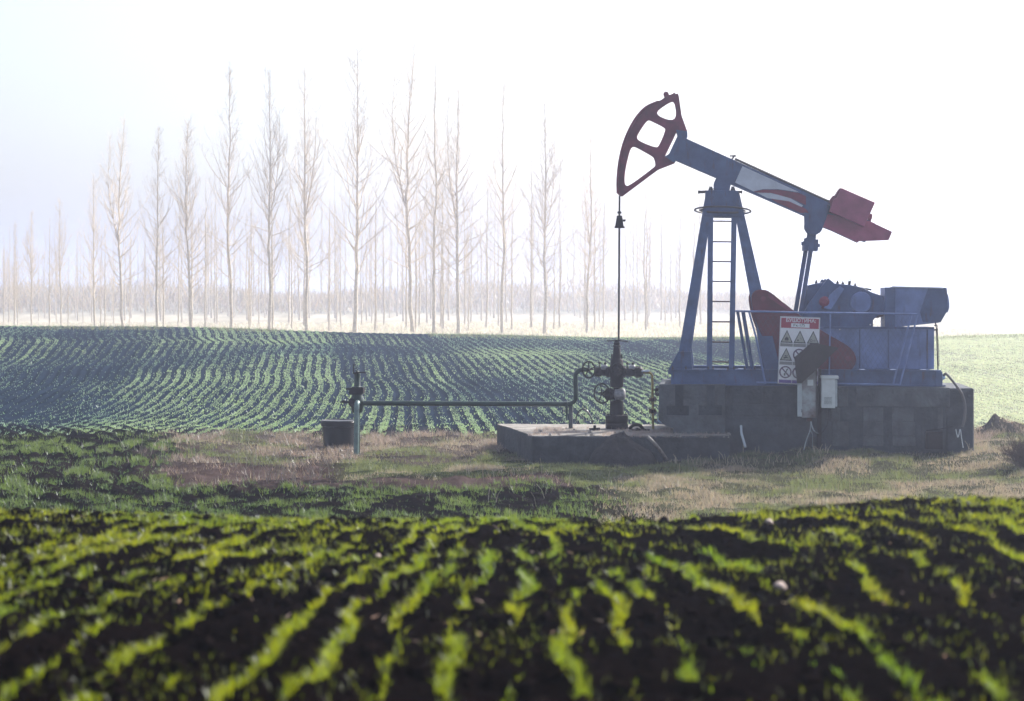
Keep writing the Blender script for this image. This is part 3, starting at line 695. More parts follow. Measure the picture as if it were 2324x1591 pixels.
# cranks with red counterweights
cwp = [(690,180),(700,150),(730,130),(775,130),(810,140),(960,262),(1150,400),(1300,482),(1350,520),(1378,570),(1372,620),(1340,660),(1280,680),(1150,672),(1000,655),(880,640),(795,640),(790,520),(765,440),(722,345),(698,250)]
def c2(x, y, d=0.): return P(1468.2+.3399*x, 613.3+.3399*y, d)
MB().prism(rnd([c2(*p) for p in cwp], 2), -.72, -.58).build('counterweight', red, pj, bevel=.01)
MB().prism(rnd([c2(p[0]-12, p[1]+2) for p in cwp], 2), .52, .68).build('counterweight', red, pj, bevel=.01)
m = MB(); 
for x_, y_ in ((770, 190), (1322, 582)):
    p = c2(x_, y_); m.lathe((p[0], -.77, p[2]), [(0, .035), (.03, .035), (.03, .05), (.06, .05)], ax=(0, 1, 0), n=12)
m.each('counterweight_bolt', maroon, pj)
MB().prism([c2(*p) for p in [(800, 150), (955, 262), (930, 268), (800, 180)]], -.74, -.721).build('weight_stiffener', maroon, pj)
for s, d in ((-1, -.56), (1, .42)):
    MB().prism([ce(*p) for p in [(480, 110), (545, 160), (600, 215), (330, 580), (100, 900), (0, 860), (230, 440)]], d, d+.12).build('crank', blue, pj)
MB().prism([ce(*p) for p in [(640, 215), (692, 252), (520, 520), (425, 505), (500, 330)]], -.57, -.5).build('crank_gusset', blue2, pj)
MB().prism([ce(*p) for p in [(400, 165), (432, 118), (458, 130), (470, 160)]], .3, .42).build('crank_tip', blue, pj)
m = MB(); p = ce(435, 420); m.lathe((p[0], -.60, p[2]), [(0, .05), (.05, .11), (.1, .13), (1.1, .13), (1.15, .08)], ax=(0, 1, 0), n=24); m.build('crank_shaft', maroon, pj)
# gearbox
gb = MB().prism([ce(*p) for p in [(220,205),(340,176),(420,166),(560,176),(790,200),(870,215),(960,240),(1080,300),(1220,348),(1240,400),(1240,565),(1140,612),(1085,665),(1085,770),(60,770),(150,560)]], -.36, .36).build('gearbox', blue, pj, bevel=.012)
m = MB()
for x_, y_ in ((345, 170), (630, 178), (700, 186), (865, 212)): m.lathe(ce(x_, y_+4, -.2), [(-.02, .025), (.03, .025), (.035, .014), (.06, .012)], n=8)
m.tube([ce(785, 205, -.1), ce(792, 150, -.1)], .028, 10); m.ring(ce(796, 132, -.1), .022, .006, n=14, m=6)
m.bar(ce(940, 238, -.2), ce(1080, 262, -.2), .03, .2); m.each('gearbox_fitting', iron, gb)
m = MB(); m.lathe((ce(925, 430)[0], -.40, ce(925, 430)[2]), [(0, .18), (.05, .2)], ax=(0, 1, 0), n=28); m.build('bearing_cover', blue2, gb)
m = MB(); m.lathe((ce(1170, 500)[0]-.05, -.30, ce(1170, 500)[2]), [(0, .15), (.05, .19), (.5, .19), (.55, .1)], ax=(0, 1, 0), n=24); m.build('brake_drum', red, gb)
# motor hood and belt guard at the right end
hp = [(1228,232),(1362,232),(1362,222),(2045,236),(2055,320),(2066,332),(2080,440),(2078,500),(2060,560),(2040,562),(1965,690),(1925,700),(1235,770)]
hood = MB().prism([ce(*p) for p in hp], -.55, .45).build('motor_hood', blue2, pj, bevel=.012)
MB().prism([ce(*p) for p in [(1228,232),(1362,230),(1362,770),(1228,765)]], -.575, -.552).build('hood_side_panel', blue, hood)
MB().bar(ce(1360, 222, -.56), ce(2045, 238, -.56), .022, .05).build('hood_edge', whitep, hood)
MB().prism([ce(*p) for p in [(1800, 240), (2043, 244), (2060, 560), (2040, 560), (1965, 690), (1730, 690), (1690, 560)]], -.56, -.551).build('hood_corner_plate', blue, hood)
pan = MB().box((ce(150, 0)[0], -.66, zs+.004), (ce(1925, 0, -.66)[0], .5, ce(0, 765, -.66)[2])).build('lower_housing', blue2, pj, bevel=.01)
m = MB()
for x_ in (925, 1310, 1830):
    a_ = ce(x_, 780, -.66); m.box((a_[0]-.012, -.675, zs+.02), (a_[0]+.012, -.662, a_[2]-.02))
m.bar(ce(440, 768, -.66), ce(1925, 775, -.66), .035, .06); m.each('seam_strip', blue, pan)
m = MB()
for x_, y_ in ((630, 785), (1035, 1325), (1035, 1375), (635, 1370), (1030, 722)): m.lathe((ce(x_, y_)[0], -.70, ce(x_, y_)[2]), [(0, .014), (.02, .014)], ax=(0, 1, 0), n=8)
m.each('panel_bolt', whitep, pan)
m = MB(); m.tube([ce(1940, 700, -.6), ce(1955, 780, -.6), ce(1960, 900, -.6), ce(1970, 1200, -.6), ce(1975, 1345, -.6)], .012, 8)
m.tube(curve([ce(1975, 740, -.6), ce(1970, 800, -.6), ce(1985, 1100, -.6), ce(1988, 1290, -.6)]), .006, 6); m.bar(ce(1925, 800, -.6), ce(1965, 800, -.6), .03, .04)
m.bar(ce(1925, 745, -.6), ce(1965, 735, -.6), .02, .03); m.each('conduit_piece', iron, pj)
m = MB(); p = ce(2035, 1430, -.75); m.ball(p, .055, 14); m.build('skid_lamp_housing', glassb, pj)

# ------------------------------------------------------------------ guard fence in front of the machine
FDp = FD0-.03
gf = thing('guard_fence', (P(1884, 870, FDp)[0], FDp, ztop), 'blue tube guard fence with chain-link mesh in front of the cranks', 'fence')
m = MB(); m.tube([P(1668, 706, FDp), P(1800, 709, FDp), P(2080, 713, FDp)], .018, 8); m.build('top_rail', blue2, gf)
m = MB(); m.tube([P(1716, 868, FDp), P(2042, 873, FDp)], .016, 8); m.build('bottom_rail', blue2, gf)
for pr, r_ in (([cg(110, 530, -.80), cg(235, 1275, -.80)], .028), ([cg(180, 530, -.84), cg(302, 1280, -.84)], .035), ([cg(255, 530, FDp), cg(350, 870, FDp), cg(470, 1475, FDp)], .018), ([cg(1310, 560, FDp), cg(1295, 1365, FDp)], .014)):
    MB().tube(pr, r_, 8).build('fence_post', blue if r_ > .02 else blue2, gf)
for x0_, x1_ in ((1620, 1370), (1700, 1465)): MB().tube([ce(x0_, 600, FDp), ce(x1_, 1535, FDp)], .016, 8).build('fence_brace', blue2, gf)
m = MB(); xa, xb = P(1692, 0, FDp)[0], P(2072, 0, FDp)[0]; za, zb = ztop+.02, P(0, 712, FDp)[2]
def xlft(z): t = (zb-z)/(zb-za); return xa+(.28)*t
def xrgt(z): t = (zb-z)/(zb-za); return xb-.42*t
st = .088; hgt = zb-za
for s in (1, -1):
    k = -40
    while k < 80:
        pts = []
        for j in range(29):
            z = za+hgt*j/28; x = xa+k*st+s*(z-za)*.62
            pts.append((x, z))
        seg = [p for p in pts if xlft(p[1]) < p[0] < xrgt(p[1])]
        if len(seg) > 2: m.tube([(seg[0][0], FDp+.004*s, seg[0][1]), (seg[-1][0], FDp+.004*s, seg[-1][1])], .0016, 3, cap=False)
        k += 1
m.build('chain_link_mesh', wire, gf)

# ------------------------------------------------------------------ wellhead
wb = (cw(715, 1400)[0], 0, ZS)
wh = thing('wellhead', wb, 'dark iron wellhead with stacked flanges and side valves on the slab', 'wellhead')
def wz(y): return cw(0, y)[2]
K = .16353/PM
def wst(prof, m_, name, par=wh, n=24, cx=715):
    x = cw(cx, 0)[0]; return MB().lathe((x, 0, 0), [(wz(y), r*K) for y, r in prof], n=n).build(name, m_, par, smooth=True)
wst([(1420, 150), (1400, 152), (1395, 158), (1330, 158), (1325, 150), (1300, 150), (1295, 158), (1215, 158), (1205, 140), (1200, 98), (1120, 98), (1040, 92), (1035, 98), (1018, 98), (1012, 80), (1000, 45), (960, 45)], iron, 'casing_spool')
m = MB()
for i in range(12):
    a_ = 2*PI*i/12; x = wb[0]+math.cos(a_)*132*K; y = math.sin(a_)*132*K; m.lathe((x, y, 0), [(wz(1215), 12*K), (wz(1190), 12*K)], n=6)
m.each('flange_bolt', iron, wh)
m = MB(); x = cw(730, 0)[0]; z = wz(920)
m.lathe((cw(555, 0)[0], 0, z), [(0, 60*K), (.03, 88*K), (.11, 90*K), (.14, 72*K), (.2, 80*K)], ax=(1, -.25, 0), n=20); m.build('valve_bonnet', iron, wh, smooth=True)
MB().lathe((cw(660, 0)[0], -.02, z), [(0, 74*K), (.05, 82*K), (.14, 84*K), (.21, 80*K), (.235, 55*K)], ax=(1, 0, 0), n=20).build('master_valve', ironlit, wh, smooth=True)
wst([(905, 50), (830, 50), (822, 86), (800, 92), (700, 92), (690, 96), (540, 96), (530, 90), (455, 90), (440, 84), (420, 70), (365, 56), (300, 50), (265, 46), (262, 56), (245, 56), (240, 38), (225, 46), (205, 44), (195, 30), (170, 24)], iron, 'tee_body')
m = MB()
for dx_ in (-70, -45, 45, 70):
    m.lathe((wb[0]+dx_*K, -.02, 0), [(wz(450), 11*K), (wz(365), 10*K)], n=8)
for dx_ in (-80, -40, 0, 40, 80): m.lathe((wb[0]+dx_*K, -.09, 0), [(wz(540), 12*K), (wz(515), 12*K)], n=6)
m.each('stud', iron, wh)
m = MB(); m.tube([cw(578, 184), cw(660, 182), cw(730, 178), cw(800, 186), cw(876, 198)], [9*K, 8*K, 12*K, 8*K, 10*K], 10); m.build('tee_handle', iron, wh)
ay = wz(612)
m = MB(); x = cw(620, 0)[0]
m.lathe((x, 0, ay), [(-.02, 75*K), (.0, 72*K)], ax=(-1, 0, 0))
m.lathe((cw(410, 0)[0], 0, ay), [(0, 62*K), (.01, 68*K), (.11, 66*K), (.14, 50*K), (.2, 56*K), (.22, 74*K), (.28, 74*K)], ax=(1, 0, 0)); m.build('side_valve', iron, wh, smooth=True)
m = MB(); m.lathe((cw(500, 0)[0], 0, wz(560)), [(0, 44*K), (.10, 50*K), (.115, 40*K)], ax=(1, 0, 0)); m.build('side_valve_body', ironlit, wh, smooth=True)
m = MB(); m.lathe((cw(800, 0)[0], 0, ay), [(0, 82*K), (.04, 82*K), (.06, 62*K), (.16, 66*K), (.2, 58*K), (.23, 60*K), (.235, 80*K), (.33, 80*K), (.36, 62*K), (.38, 40*K)], ax=(1, 0, 0), n=8); m.build('side_valve', iron, wh)
m = MB(); m.lathe((cw(880, 0)[0], 0, wz(560)), [(0, 44*K), (.1, 50*K), (.12, 40*K)], ax=(1, 0, 0)); m.build('side_valve_body', ironlit, wh, smooth=True)
for x_, y_ in ((477, 487), (555, 494), (860, 494), (938, 497)):
    m = MB(); m.ball((cw(x_, 0)[0], 0, wz(y_)), 19*K, 12); m.tube([(cw(x_, 0)[0], 0, wz(y_)), (cw(x_, 0)[0], 0, wz(560))], 7*K, 6); m.build('valve_nut', iron, wh)
def wheel(cx, cy, rx, rz, d, par, tw, spokes=5, rt=12, off=.3):
    m = MB(); c_ = cw(cx, cy); yaw = math.acos(min(1, rx/rz)); ax = Vector((-math.sin(yaw), -math.cos(yaw), 0))
    c_ = Vector((c_[0], d, c_[2])); m.ring(c_, rz*K, rt*K, ax=ax, n=36)
    u = ax.cross(Vector((0, 0, 1))).normalized()
    for i in range(spokes):
        a_ = off+2*PI*i/spokes; m.tube([c_, c_+(u*math.cos(a_)+Vector((0, 0, 1))*math.sin(a_))*rz*K], rt*.75*K, 6)
    m.lathe(c_, [(-.02, 20*K), (.02, 24*K), (.03, 14*K)], ax=ax, n=12); m.lathe(c_, [(-.12, 12*K), (0, 12*K)], ax=ax, n=8)
    return m.build('handwheel', iron, par, smooth=True)
wheel(332, 580, 92, 112, -.12, wh, 0); wheel(516, 908, 112, 136, -.14, wh, 0, off=.1); wheel(740, 575, 78, 84, -.22, wh, 0)
m = MB(); m.tube([cw(398, 808, -.16), cw(430, 808, -.16), cw(480, 785, -.16)], 8*K, 8); m.build('wheel_lever', iron, wh)
# flow line to the left
fb = cw(78, 1400)
fl_ = thing('flow_line', (fb[0], -.1, ZS), 'long horizontal dark green flow pipe running from the wellhead to the left riser', 'pipe')
pth = [cw(330, 583), cw(240, 583)]+[cw(240-100*math.sin(a_), 683-100*math.cos(a_)) for a_ in np.linspace(0, PI/2, 9)]+[cw(143, 800), cw(146, 960)]
pth += [cw(146-70*(1-math.cos(a_)), 975+70*math.sin(a_)) for a_ in np.linspace(0, PI/2, 7)]
MB().tube(pth, [33*K if i < 14 else 30*K for i in range(len(pth))], 14).build('riser_bend', green, fl_, smooth=True)
A = Vector(cw(100, 1062)); Bv = Vector(cv(900, 762, -.8)); MB().tube([A, A.lerp(Bv, .3), A.lerp(Bv, .6), Bv], .047, 14).build('long_pipe', green, fl_, smooth=True)
m = MB(); m.box((cw(50, 0)[0], -.05, wz(1400)), (cw(105, 0)[0], .01, wz(1090))); m.lathe((cw(78, 0)[0], -.02, 0), [(wz(1430), 45*K), (wz(1405), 44*K), (wz(1395), 30*K)], n=12); m.build('support_post', conc2, fl_)
m = MB(); m.bar(cw(20, 1035, -.06), cw(20, 1180, -.06), .045, .05); m.tube([cw(22, 1170, -.06), cw(22, 1290, -.06)], .016, 8); m.build('drain_valve', green, fl_)
# yellow pipe
yp = thing('yellow_pipe', cw(1220, 1410), 'thin yellow vertical pipe with two rusty flanges, right of the wellhead', 'pipe')
MB().tube([cw(1060, 622), cw(1150, 626)]+[cw(1150+55*math.sin(a_), 681-55*math.cos(a_)) for a_ in np.linspace(0, PI/2, 7)]+[cw(1208, 800), cw(1213, 1000), cw(1218, 1410)], .0225, 12).build('pipe_run', yellow, yp, smooth=True)
MB().bar(cw(1060, 603, -.05), cw(1172, 598, -.05), .03, .1).build('white_strap', whitep, yp)  # white bar just above the level run of the pipe
for y_ in (1002, 1160):
    m = MB(); p = cw(1213, y_); m.lathe(p, [(-.033, .03), (-.03, .07), (-.004, .07), (-.003, .045), (.003, .045), (.004, .07), (.03, .07), (.033, .03)], n=18)
    for i in range(6): a_ = PI*i/3; m.lathe((p[0]+.055*math.cos(a_), p[1]+.055*math.sin(a_), p[2]), [(-.06, .008), (.05, .008)], n=6)
    m.build('pipe_flange', rustm, yp)
m = MB(); m.tube([cw(1215, 1278), cw(1290, 1278)], .012, 8); m.tube([cw(1215, 870), cw(1260, 870)], .012, 8); m.ball(cw(1268, 862), .04); m.ball(cw(1275, 925), .042); m.tube([cw(1262, 870), cw(1250, 900), cw(1262, 925)], .014, 8); m.build('gauge_cock', iron, yp)
m = MB(); g_ = cw(1322, 1278); m.lathe((g_[0], -.03, g_[2]), [(0, .057), (.04, .057)], ax=(0, 1, 0), n=24); gg = m.build('pressure_gauge', galv, yp)
MB().lathe((g_[0], -.036, g_[2]), [(0, .05), (.004, .05)], ax=(0, 1, 0), n=24).build('gauge_glass', glassb, gg)
# hose loop
tag(MB().tube(curve([cw(150, 1290), cw(160, 1220), cw(195, 1155), cw(245, 1135), cw(300, 1155), cw(350, 1230), cw(375, 1290), cw(385, 1340)]), .014, 8).build('hose_loop', black, None, smooth=True), 'dark rubber hose arching up from the slab between support post and wellhead', 'hose')
# scrap fittings
for (x_, y_, s_, lb) in ((408, 1365, 1.3, 'upright iron pipe fitting lying on the slab left of the wellhead'), (985, 1380, 1.4, 'rusty iron elbow heap on the slab right of the wellhead')):
    t_ = thing('scrap_fitting', cw(x_, 1410, -.5 if x_ < 500 else -.4), lb, 'fitting')
    b_ = Vector(BASE[t_.name]); b_.z = ZS; BASE[t_.name] = tuple(b_); t_.location = loc2w(b_)
    m = MB()
    if x_ < 500:
        m.lathe(b_, [(0, .035*s_), (.05, .035*s_), (.055, .02*s_), (.10, .018*s_)], n=10); m.tube([b_+Vector((-.1, 0, .02)), b_+Vector((.1, .03, .03))], .028, 8)
    else:
        m.tube(curve([b_+Vector((-.13, 0, .03)), b_+Vector((-.05, 0, .10)), b_+Vector((.06, 0, .10)), b_+Vector((.13, 0, .02))]), .03, 8); m.lathe(b_+Vector((.02, -.08, 0)), [(0, .05), (.04, .05), (.06, .02)], n=9)
        m.tube([b_+Vector((-.1, -.06, .02)), b_+Vector((.25, -.08, .025))], .018, 7)
    m.build('iron_body', iron, t_)

# ------------------------------------------------------------------ riser with valves on the left
rb = PZ(811, 1031, 0.)
DR = rb[1]
rv = thing('valve_riser', (rb[0], DR, 0), 'dark valve standpipe with lever handles at the left end of the flow pipe', 'valve')
KV = .15188/PM; 
def vz(y): return cv(0, y, DR)[2]
def vx_(x): return cv(x, 0, DR)[0]
m = MB(); m.lathe((vx_(795), DR+.08, 0), [(-.1, .052), (vz(910), .052), (vz(900), .09), (vz(820), .12), (vz(790), .13), (vz(700), .13), (vz(650), .10), (vz(615), .10), (vz(600), .11), (vz(515), .11), (vz(510), .065), (vz(500), .058), (vz(330), .058), (vz(318), .06), (vz(300), .035), (vz(270), .02)], n=18)
m.build('standpipe', green, rv, smooth=True)
m = MB(); m.bar((vx_(700), DR, vz(575)), (vx_(895), DR, vz(575)), .12, .14); m.tube([(vx_(640), DR, vz(550)), (vx_(700), DR, vz(550))], .02, 8)
m.box((vx_(878), DR-.08, vz(605)), (vx_(912), DR+.08, vz(520))); m.lathe((vx_(680), DR+.02, vz(745)), [(0, .05), (.03, .08), (.12, .09)], ax=(1, 0, 0), n=14); m.build('valve_block', iron, rv)
m = MB(); m.tube([(vx_(560), DR, vz(742)), (vx_(690), DR, vz(745))], .016, 8); m.tube([(vx_(610), DR, vz(715)), (vx_(600), DR, vz(760))], .022, 8); m.build('side_cock', iron, rv)
m = MB(); m.tube([(vx_(752), DR, vz(320)), (vx_(752), DR, vz(178)), (vx_(785), DR, vz(185))], .012, 8); m.tube([(vx_(752), DR, vz(310)), (vx_(850), DR, vz(300)), (vx_(935), DR, vz(300))], .015, 8); m.build('lever_handle', iron, rv)
dp = []
for a_ in np.linspace(0, PI/2, 8): dp.append((vx_(820), DR-.02-.10*math.sin(a_), vz(745)-.05*(1-math.cos(a_))*1.2))
dp += [(vx_(818), DR-.125, vz(900)), (vx_(812), DR-.125, vz(1540))]
MB().tube(dp, .048, 14).build('drop_pipe', mat('sunlit_green_pipe', (.15, .22, .22), .3, .2, var=.25, scale=10), rv, smooth=True)  # green pipe lightened: the light falling on it is in the colour

# black tub
tbp = PZ(762, 1016, 0.02); 
tub = thing('black_tub', (tbp[0], tbp[1]+.3, 0), 'round black plastic tub with a thick rim beside the valve standpipe', 'tub')
c_ = (tbp[0], tbp[1]+.32, 0)
MB().lathe(c_, [(0, .30), (.10, .308), (.20, .314), (.30, .32), (.41, .325), (.42, .355), (.50, .36), (.52, .345), (.50, .32), (.30, .30), (.15, .28)], n=40).build('tub_body', black, tub, smooth=True)
MB().ring((c_[0], c_[1], .515), .345, .016, ax=(0, 0, 1), n=40).build('tub_rim', black, tub, smooth=True)

# ------------------------------------------------------------------ sign on the fence
SD = FD0-.30
def g5(x, y, k=0): return cb(x, y, SD-.002*k)
sp_ = cb(362, 785, SD)
sg = thing('warning_sign', (sp_[0], SD, ztop), 'white warning board with red header БУШОТИНА and hazard pictograms', 'sign')
M_sw = mat('sign_white', (.74, .74, .78), .5, var=.06, scale=6); M_sr = mat('sign_red', (.33, .03, .07), .5); M_sk = mat('sign_black', (.03, .03, .04), .5)
M_sy = mat('sign_faded_yellow', (.36, .36, .32), .5); M_sb = mat('sign_violet', (.12, .07, .28), .5); M_sc = mat('sign_caption_grey', (.22, .22, .22), .6); M_sv = mat('sign_ring', (.09, .04, .10), .5)
def skew(u, v):                                     # board coordinates 0..1 to crop position (board hangs slightly askew)
    return (178+390*u-(26*v)+0*u, 128+14*u+655*v+5*u*v)
def S5(u, v, k=0): p = skew(u, v); return g5(p[0], p[1], k)
def flat(polys, k, name, m_, par=sg):
    mb = MB()
    for pts in polys: mb.prism([S5(u, v) for u, v in pts], SD-.0015*k-.001, SD-.0015*k)
    return mb.build(name, m_, par)
rect = lambda a, b, c, d: [(a, b), (c, b), (c, d), (a, d)]
MB().prism([S5(*p) for p in rect(0, 0, 1, 1)], SD, SD+.02).build('board', mat('sign_edge', (.45, .45, .5), .4, .3), sg, bevel=.003)
for uu in (.12, .9): MB().tube([(S5(uu, .05)[0], SD+.02, S5(uu, .05)[2]), (S5(uu, .05)[0], FDp-.005, S5(uu, .05)[2])], .008, 6).build('hanger', steel, sg)
flat([rect(.015, .012, .985, .99)], 1, 'face', M_sw)
flat([rect(.03, .022, .97, .17)], 2, 'header_band', M_sr)
flat([rect(.28, .098, .74, .158)], 3, 'number_plate', M_sw)
W_ = (S5(1, 0)[0]-S5(0, 0)[0]); Hh_ = (S5(0, 0)[2]-S5(0, 1)[2])
def sign_text(s, u, v, size, m_, k, name, tilt=-.035, bold=.0, sx=1.):
    me = text_mesh(s, size, bold); p = S5(u, v); b = BASE[sg.name]
    ct_, st_ = math.cos(tilt), math.sin(tilt)
    for vt in me.vertices:
        x, y, _ = vt.co; x *= sx; vt.co = (p[0]-b[0]+x*ct_-y*st_, SD-.0015*k-.0005-b[1], p[2]-b[2]+x*st_+y*ct_)
    me.materials.clear(); return finish(name, me, m_, sg)
sign_text('БУШОТИНА:', .52, .058, .088, M_sw, 3, 'lettering', bold=.0015)
sign_text('Вк-175', .48, .128, .066, M_sk, 4, 'lettering', tilt=.02, bold=.0006, sx=1.05)
def tri(cu, cvv, k=1.):
    return [(cu, cvv-.095*k), (cu+.155*k, cvv+.095*k), (cu-.155*k, cvv+.095*k)]
def tri_in(cu, cvv): return [(cu, cvv-.070), (cu+.118, cvv+.080), (cu-.118, cvv+.080)]
cols = (.185, .51, .84)
TR = [(cols[0], .295), (cols[1], .295), (cols[2], .295), (cols[0], .560)]
CR = [(cols[1], .562), (cols[2], .562), (cols[0], .825), (cols[1], .825), (cols[2], .825)]
for i, (u_, v_) in enumerate(TR):
    t_ = flat([tri(u_, v_)], 3, 'warning_triangle', M_sk); flat([tri_in(u_, v_)], 4, 'triangle_field', M_sy, t_)
    a_ = W_/Hh_
    def disc(cx_, cy_, r, n=18): return [(cx_+r*math.cos(2*PI*j/n), cy_+r*a_*math.sin(2*PI*j/n)) for j in range(n)]
    y0 = v_+.04
    pic = {0: [[(u_-.05, y0+.01), (u_-.045, y0-.012), (u_-.02, y0-.03), (u_-.02, y0-.01), (u_, y0-.045), (u_+.02, y0-.018), (u_+.03, y0-.028), (u_+.05, y0), (u_+.045, y0+.018), (u_-.04, y0+.02)], rect(u_-.05, y0+.026, u_+.05, y0+.031)],
           1: [disc(u_-.045, y0+.012, .022), disc(u_+.01, y0-.02, .008), disc(u_+.035, y0-.022, .008), disc(u_+.03, y0-.005, .007)],
           2: [], 3: [[(u_-.07, y0+.02), (u_-.04, y0), (u_+.01, y0-.004), (u_+.06, y0+.008), (u_+.05, y0+.016), (u_, y0+.014), (u_-.03, y0+.026)], [(u_-.045, y0-.016), (u_-.01, y0-.03), (u_+.005, y0-.018), (u_+.06, y0-.03), (u_+.02, y0-.008), (u_-.02, y0-.010)]]}[i]
    if i == 2:
        pic = []
        for cx_, r in ((u_-.045, .035), (u_+.035, .024)):
            for j in range(16):
                A0, A1 = 2*PI*j/16, 2*PI*(j+1)/16
                pic.append([(cx_+q_*math.cos(w_), y0+.01+q_*a_*math.sin(w_)) for q_, w_ in ((r, A0), (r, A1), (r*.6, A1), (r*.6, A0))])
    flat(pic, 5, 'pictogram', M_sk, t_)
for u_, v_ in CR:
    a_ = W_/Hh_; pl = []
    for j in range(32):
        A0, A1 = 2*PI*j/32, 2*PI*(j+1)/32
        pl.append([(u_+q_*math.cos(w_), v_+q_*a_*math.sin(w_)) for q_, w_ in ((.155, A0), (.155, A1), (.122, A1), (.122, A0))])
    c_ = flat(pl, 3, 'prohibition_circle', M_sv)
    flat([[(u_-.115, v_-.058), (u_-.092, v_-.072), (u_+.115, v_+.058), (u_+.092, v_+.072)]], 4, 'slash', M_sv, c_)
    flat([[(u_+.03, v_-.05), (u_+.055, v_-.045), (u_+.02, v_+.005), (u_, v_)], [(u_-.04, v_+.02), (u_+.0, v_+.012), (u_-.005, v_+.055), (u_-.035, v_+.05)], rect(u_+.05, v_-.06, u_+.062, v_-.03)], 3.5, 'pictogram', M_sk, c_)
for c_ in cols: flat([rect(c_-.155, .398, c_+.158, .445)], 2, 'caption', M_sc); flat([rect(c_-.155, .668, c_+.158, .715)], 2, 'caption', M_sc); flat([rect(c_-.155, .938, c_+.158, .985)], 2, 'caption', M_sb)

# ------------------------------------------------------------------ control boxes on their post
pb = PZ(1859, 1044, 0.)
BD = pb[1]
post = thing('box_post', (pb[0], BD, 0), 'dark steel post carrying both control boxes in front of the foundation', 'post')
x_ = pb[0]; m = MB(); m.box((x_-.035, BD, -.1), (x_+.035, BD+.07, cb(0, 640, BD)[2])); m.build('upright', iron, post)
MB().prism([(x_-.02, 0, .0), (x_+.12, 0, .0), (x_+.03, 0, .16), (x_, 0, .16)], BD-.01, BD+.08).build('foot_plate', iron, post)
m = MB(); xa_ = cb(488, 0, BD)[0]; m.box((xa_-.045, BD+.05, -.1), (xa_+.045, BD+.062, cb(0, 1300, BD)[2])); m.box((xa_-.045, BD+.02, -.1), (xa_-.035, BD+.062, cb(0, 1300, BD)[2])); angle = m.build('angle_stake', steel, post)
m = MB()
for i in range(6): z_ = .08+i*.075; m.lathe((xa_, BD+.042, z_), [(0, .012), (.008, .012)], ax=(0, 1, 0), n=10)
m.each('stake_hole', iron, angle)
bx = thing('rusty_control_box', (cb(450, 1120, BD)[0], BD-.2, cb(450, 1120, BD)[2]), 'grey rust-stained control box under a dark sheet hood on the post', 'control box')
M_rb = mat('rust_stained_enamel', (.36, .40, .43), .5, scale=3.2, col2=(.09, .045, .035), bump=.2)
f0, f1 = BD-.36, BD-.05
A = cb(388, 700, f0); B = cb(530, 1115, f0)
cab = MB().box((A[0], f0, B[2]), (B[0], f1, A[2]+.12)).build('cabinet', M_rb, bx, bevel=.006)
A2 = cb(345, 780, f0); MB().box((A2[0], f0-.02, B[2]+.02), (A[0]+.002, f0+.02, A2[2])).build('cabinet_door', galv, bx, bevel=.004)
MB().box((B[0]-.014, f0-.012, B[2]), (B[0]+.01, f0-.002, A[2]+.1)).build('edge_strip', steel, bx)
A = cb(443, 745, f0); B2 = cb(500, 803, f0); MB().box((A[0], f0-.006, B2[2]), (B2[0], f0-.001, A[2])).build('label_plate', boxw, bx)
m = MB(); p = cb(388, 1040, f0-.02)
for k in (0, 1): m.lathe((p[0], f0-.03, p[2]-.03*k), [(0, .011), (.02, .011)], ax=(0, 1, 0), n=8)
m.each('latch', steel, bx)
hoodm = mat('dark_sheet', (.035, .028, .03), .7, var=.3, scale=5)
hp_ = [(365, 545), (502, 394), (562, 400), (745, 435), (548, 632), (385, 780)]
fr = [cb(a_, b_, f0-.10) for a_, b_ in hp_]
m = MB(); m.prism(fr, f0-.10, f0-.085)
bk = [cb(a_, b_, f0-.10) for a_, b_ in [(316, 530), (482, 386), (502, 394), (365, 545), (385, 780), (342, 780)]]
m.prism(bk, f0-.084, f0-.07)
m.add([(fr[1][0], f0-.1, fr[1][2]), (fr[3][0], f0-.1, fr[3][2]), (fr[3][0]-.05, f1, fr[3][2]-.02), (fr[1][0]-.03, f1, fr[1][2]-.02)], [(0, 1, 2, 3)])
m.add([(fr[0][0], f0-.1, fr[0][2]), (fr[1][0], f0-.1, fr[1][2]), (fr[1][0]-.03, f1, fr[1][2]-.02), (fr[0][0]-.03, f1, fr[0][2]-.02)], [(0, 1, 2, 3)])
m.build('sheet_hood', hoodm, bx)
m = MB()
a_ = cb(470, 1120, f0+.1); m.box((a_[0]-.06, f0+.05, a_[2]-.05), (a_[0]+.03, f0+.15, a_[2])); 
m.build('cable_gland', rustm, bx)
m = MB(); m.tube(curve([cb(475, 1150, f0+.1), cb(470, 1230, f0+.1), cb(430, 1340, f0+.1), cb(395, 1480, f0+.15)]), .009, 6)
m.tube(curve([cb(480, 1150, f0+.1), cb(485, 1190, f0+.05), cb(510, 1245, f0+.05), cb(545, 1270, BD-.01)]), .010, 6)
m.tube(curve([cb(478, 1160, f0+.1), cb(472, 1230, f0+.1), cb(490, 1280, f0+.15), cb(492, 1400, BD+.03)]), .008, 6); m.each('cable', galv, bx)
wbx = thing('white_control_box', (cb(650, 1020, BD)[0], BD-.1, cb(650, 1020, BD)[2]), 'small white enamel control box with grey vent, right of the post', 'control box')
A = cb(578, 740, f0+.08); B = cb(712, 1022, f0+.08)
MB().box((A[0], f0+.08, B[2]), (B[0], BD-.02, A[2])).build('cabinet', boxw, wbx, bevel=.006)
Cc_ = cb(733, 1008, f0+.1); MB().box((B[0]+.002, f0+.10, Cc_[2]), (Cc_[0], BD-.03, A[2]-.02)).build('side_panel', galv, wbx, bevel=.004)
L0 = cb(572, 708, f0+.06); L1 = cb(746, 741, f0+.06); MB().box((L0[0], f0+.06, L1[2]), (L1[0], BD, L0[2])).build('lid', boxw, wbx, bevel=.012)
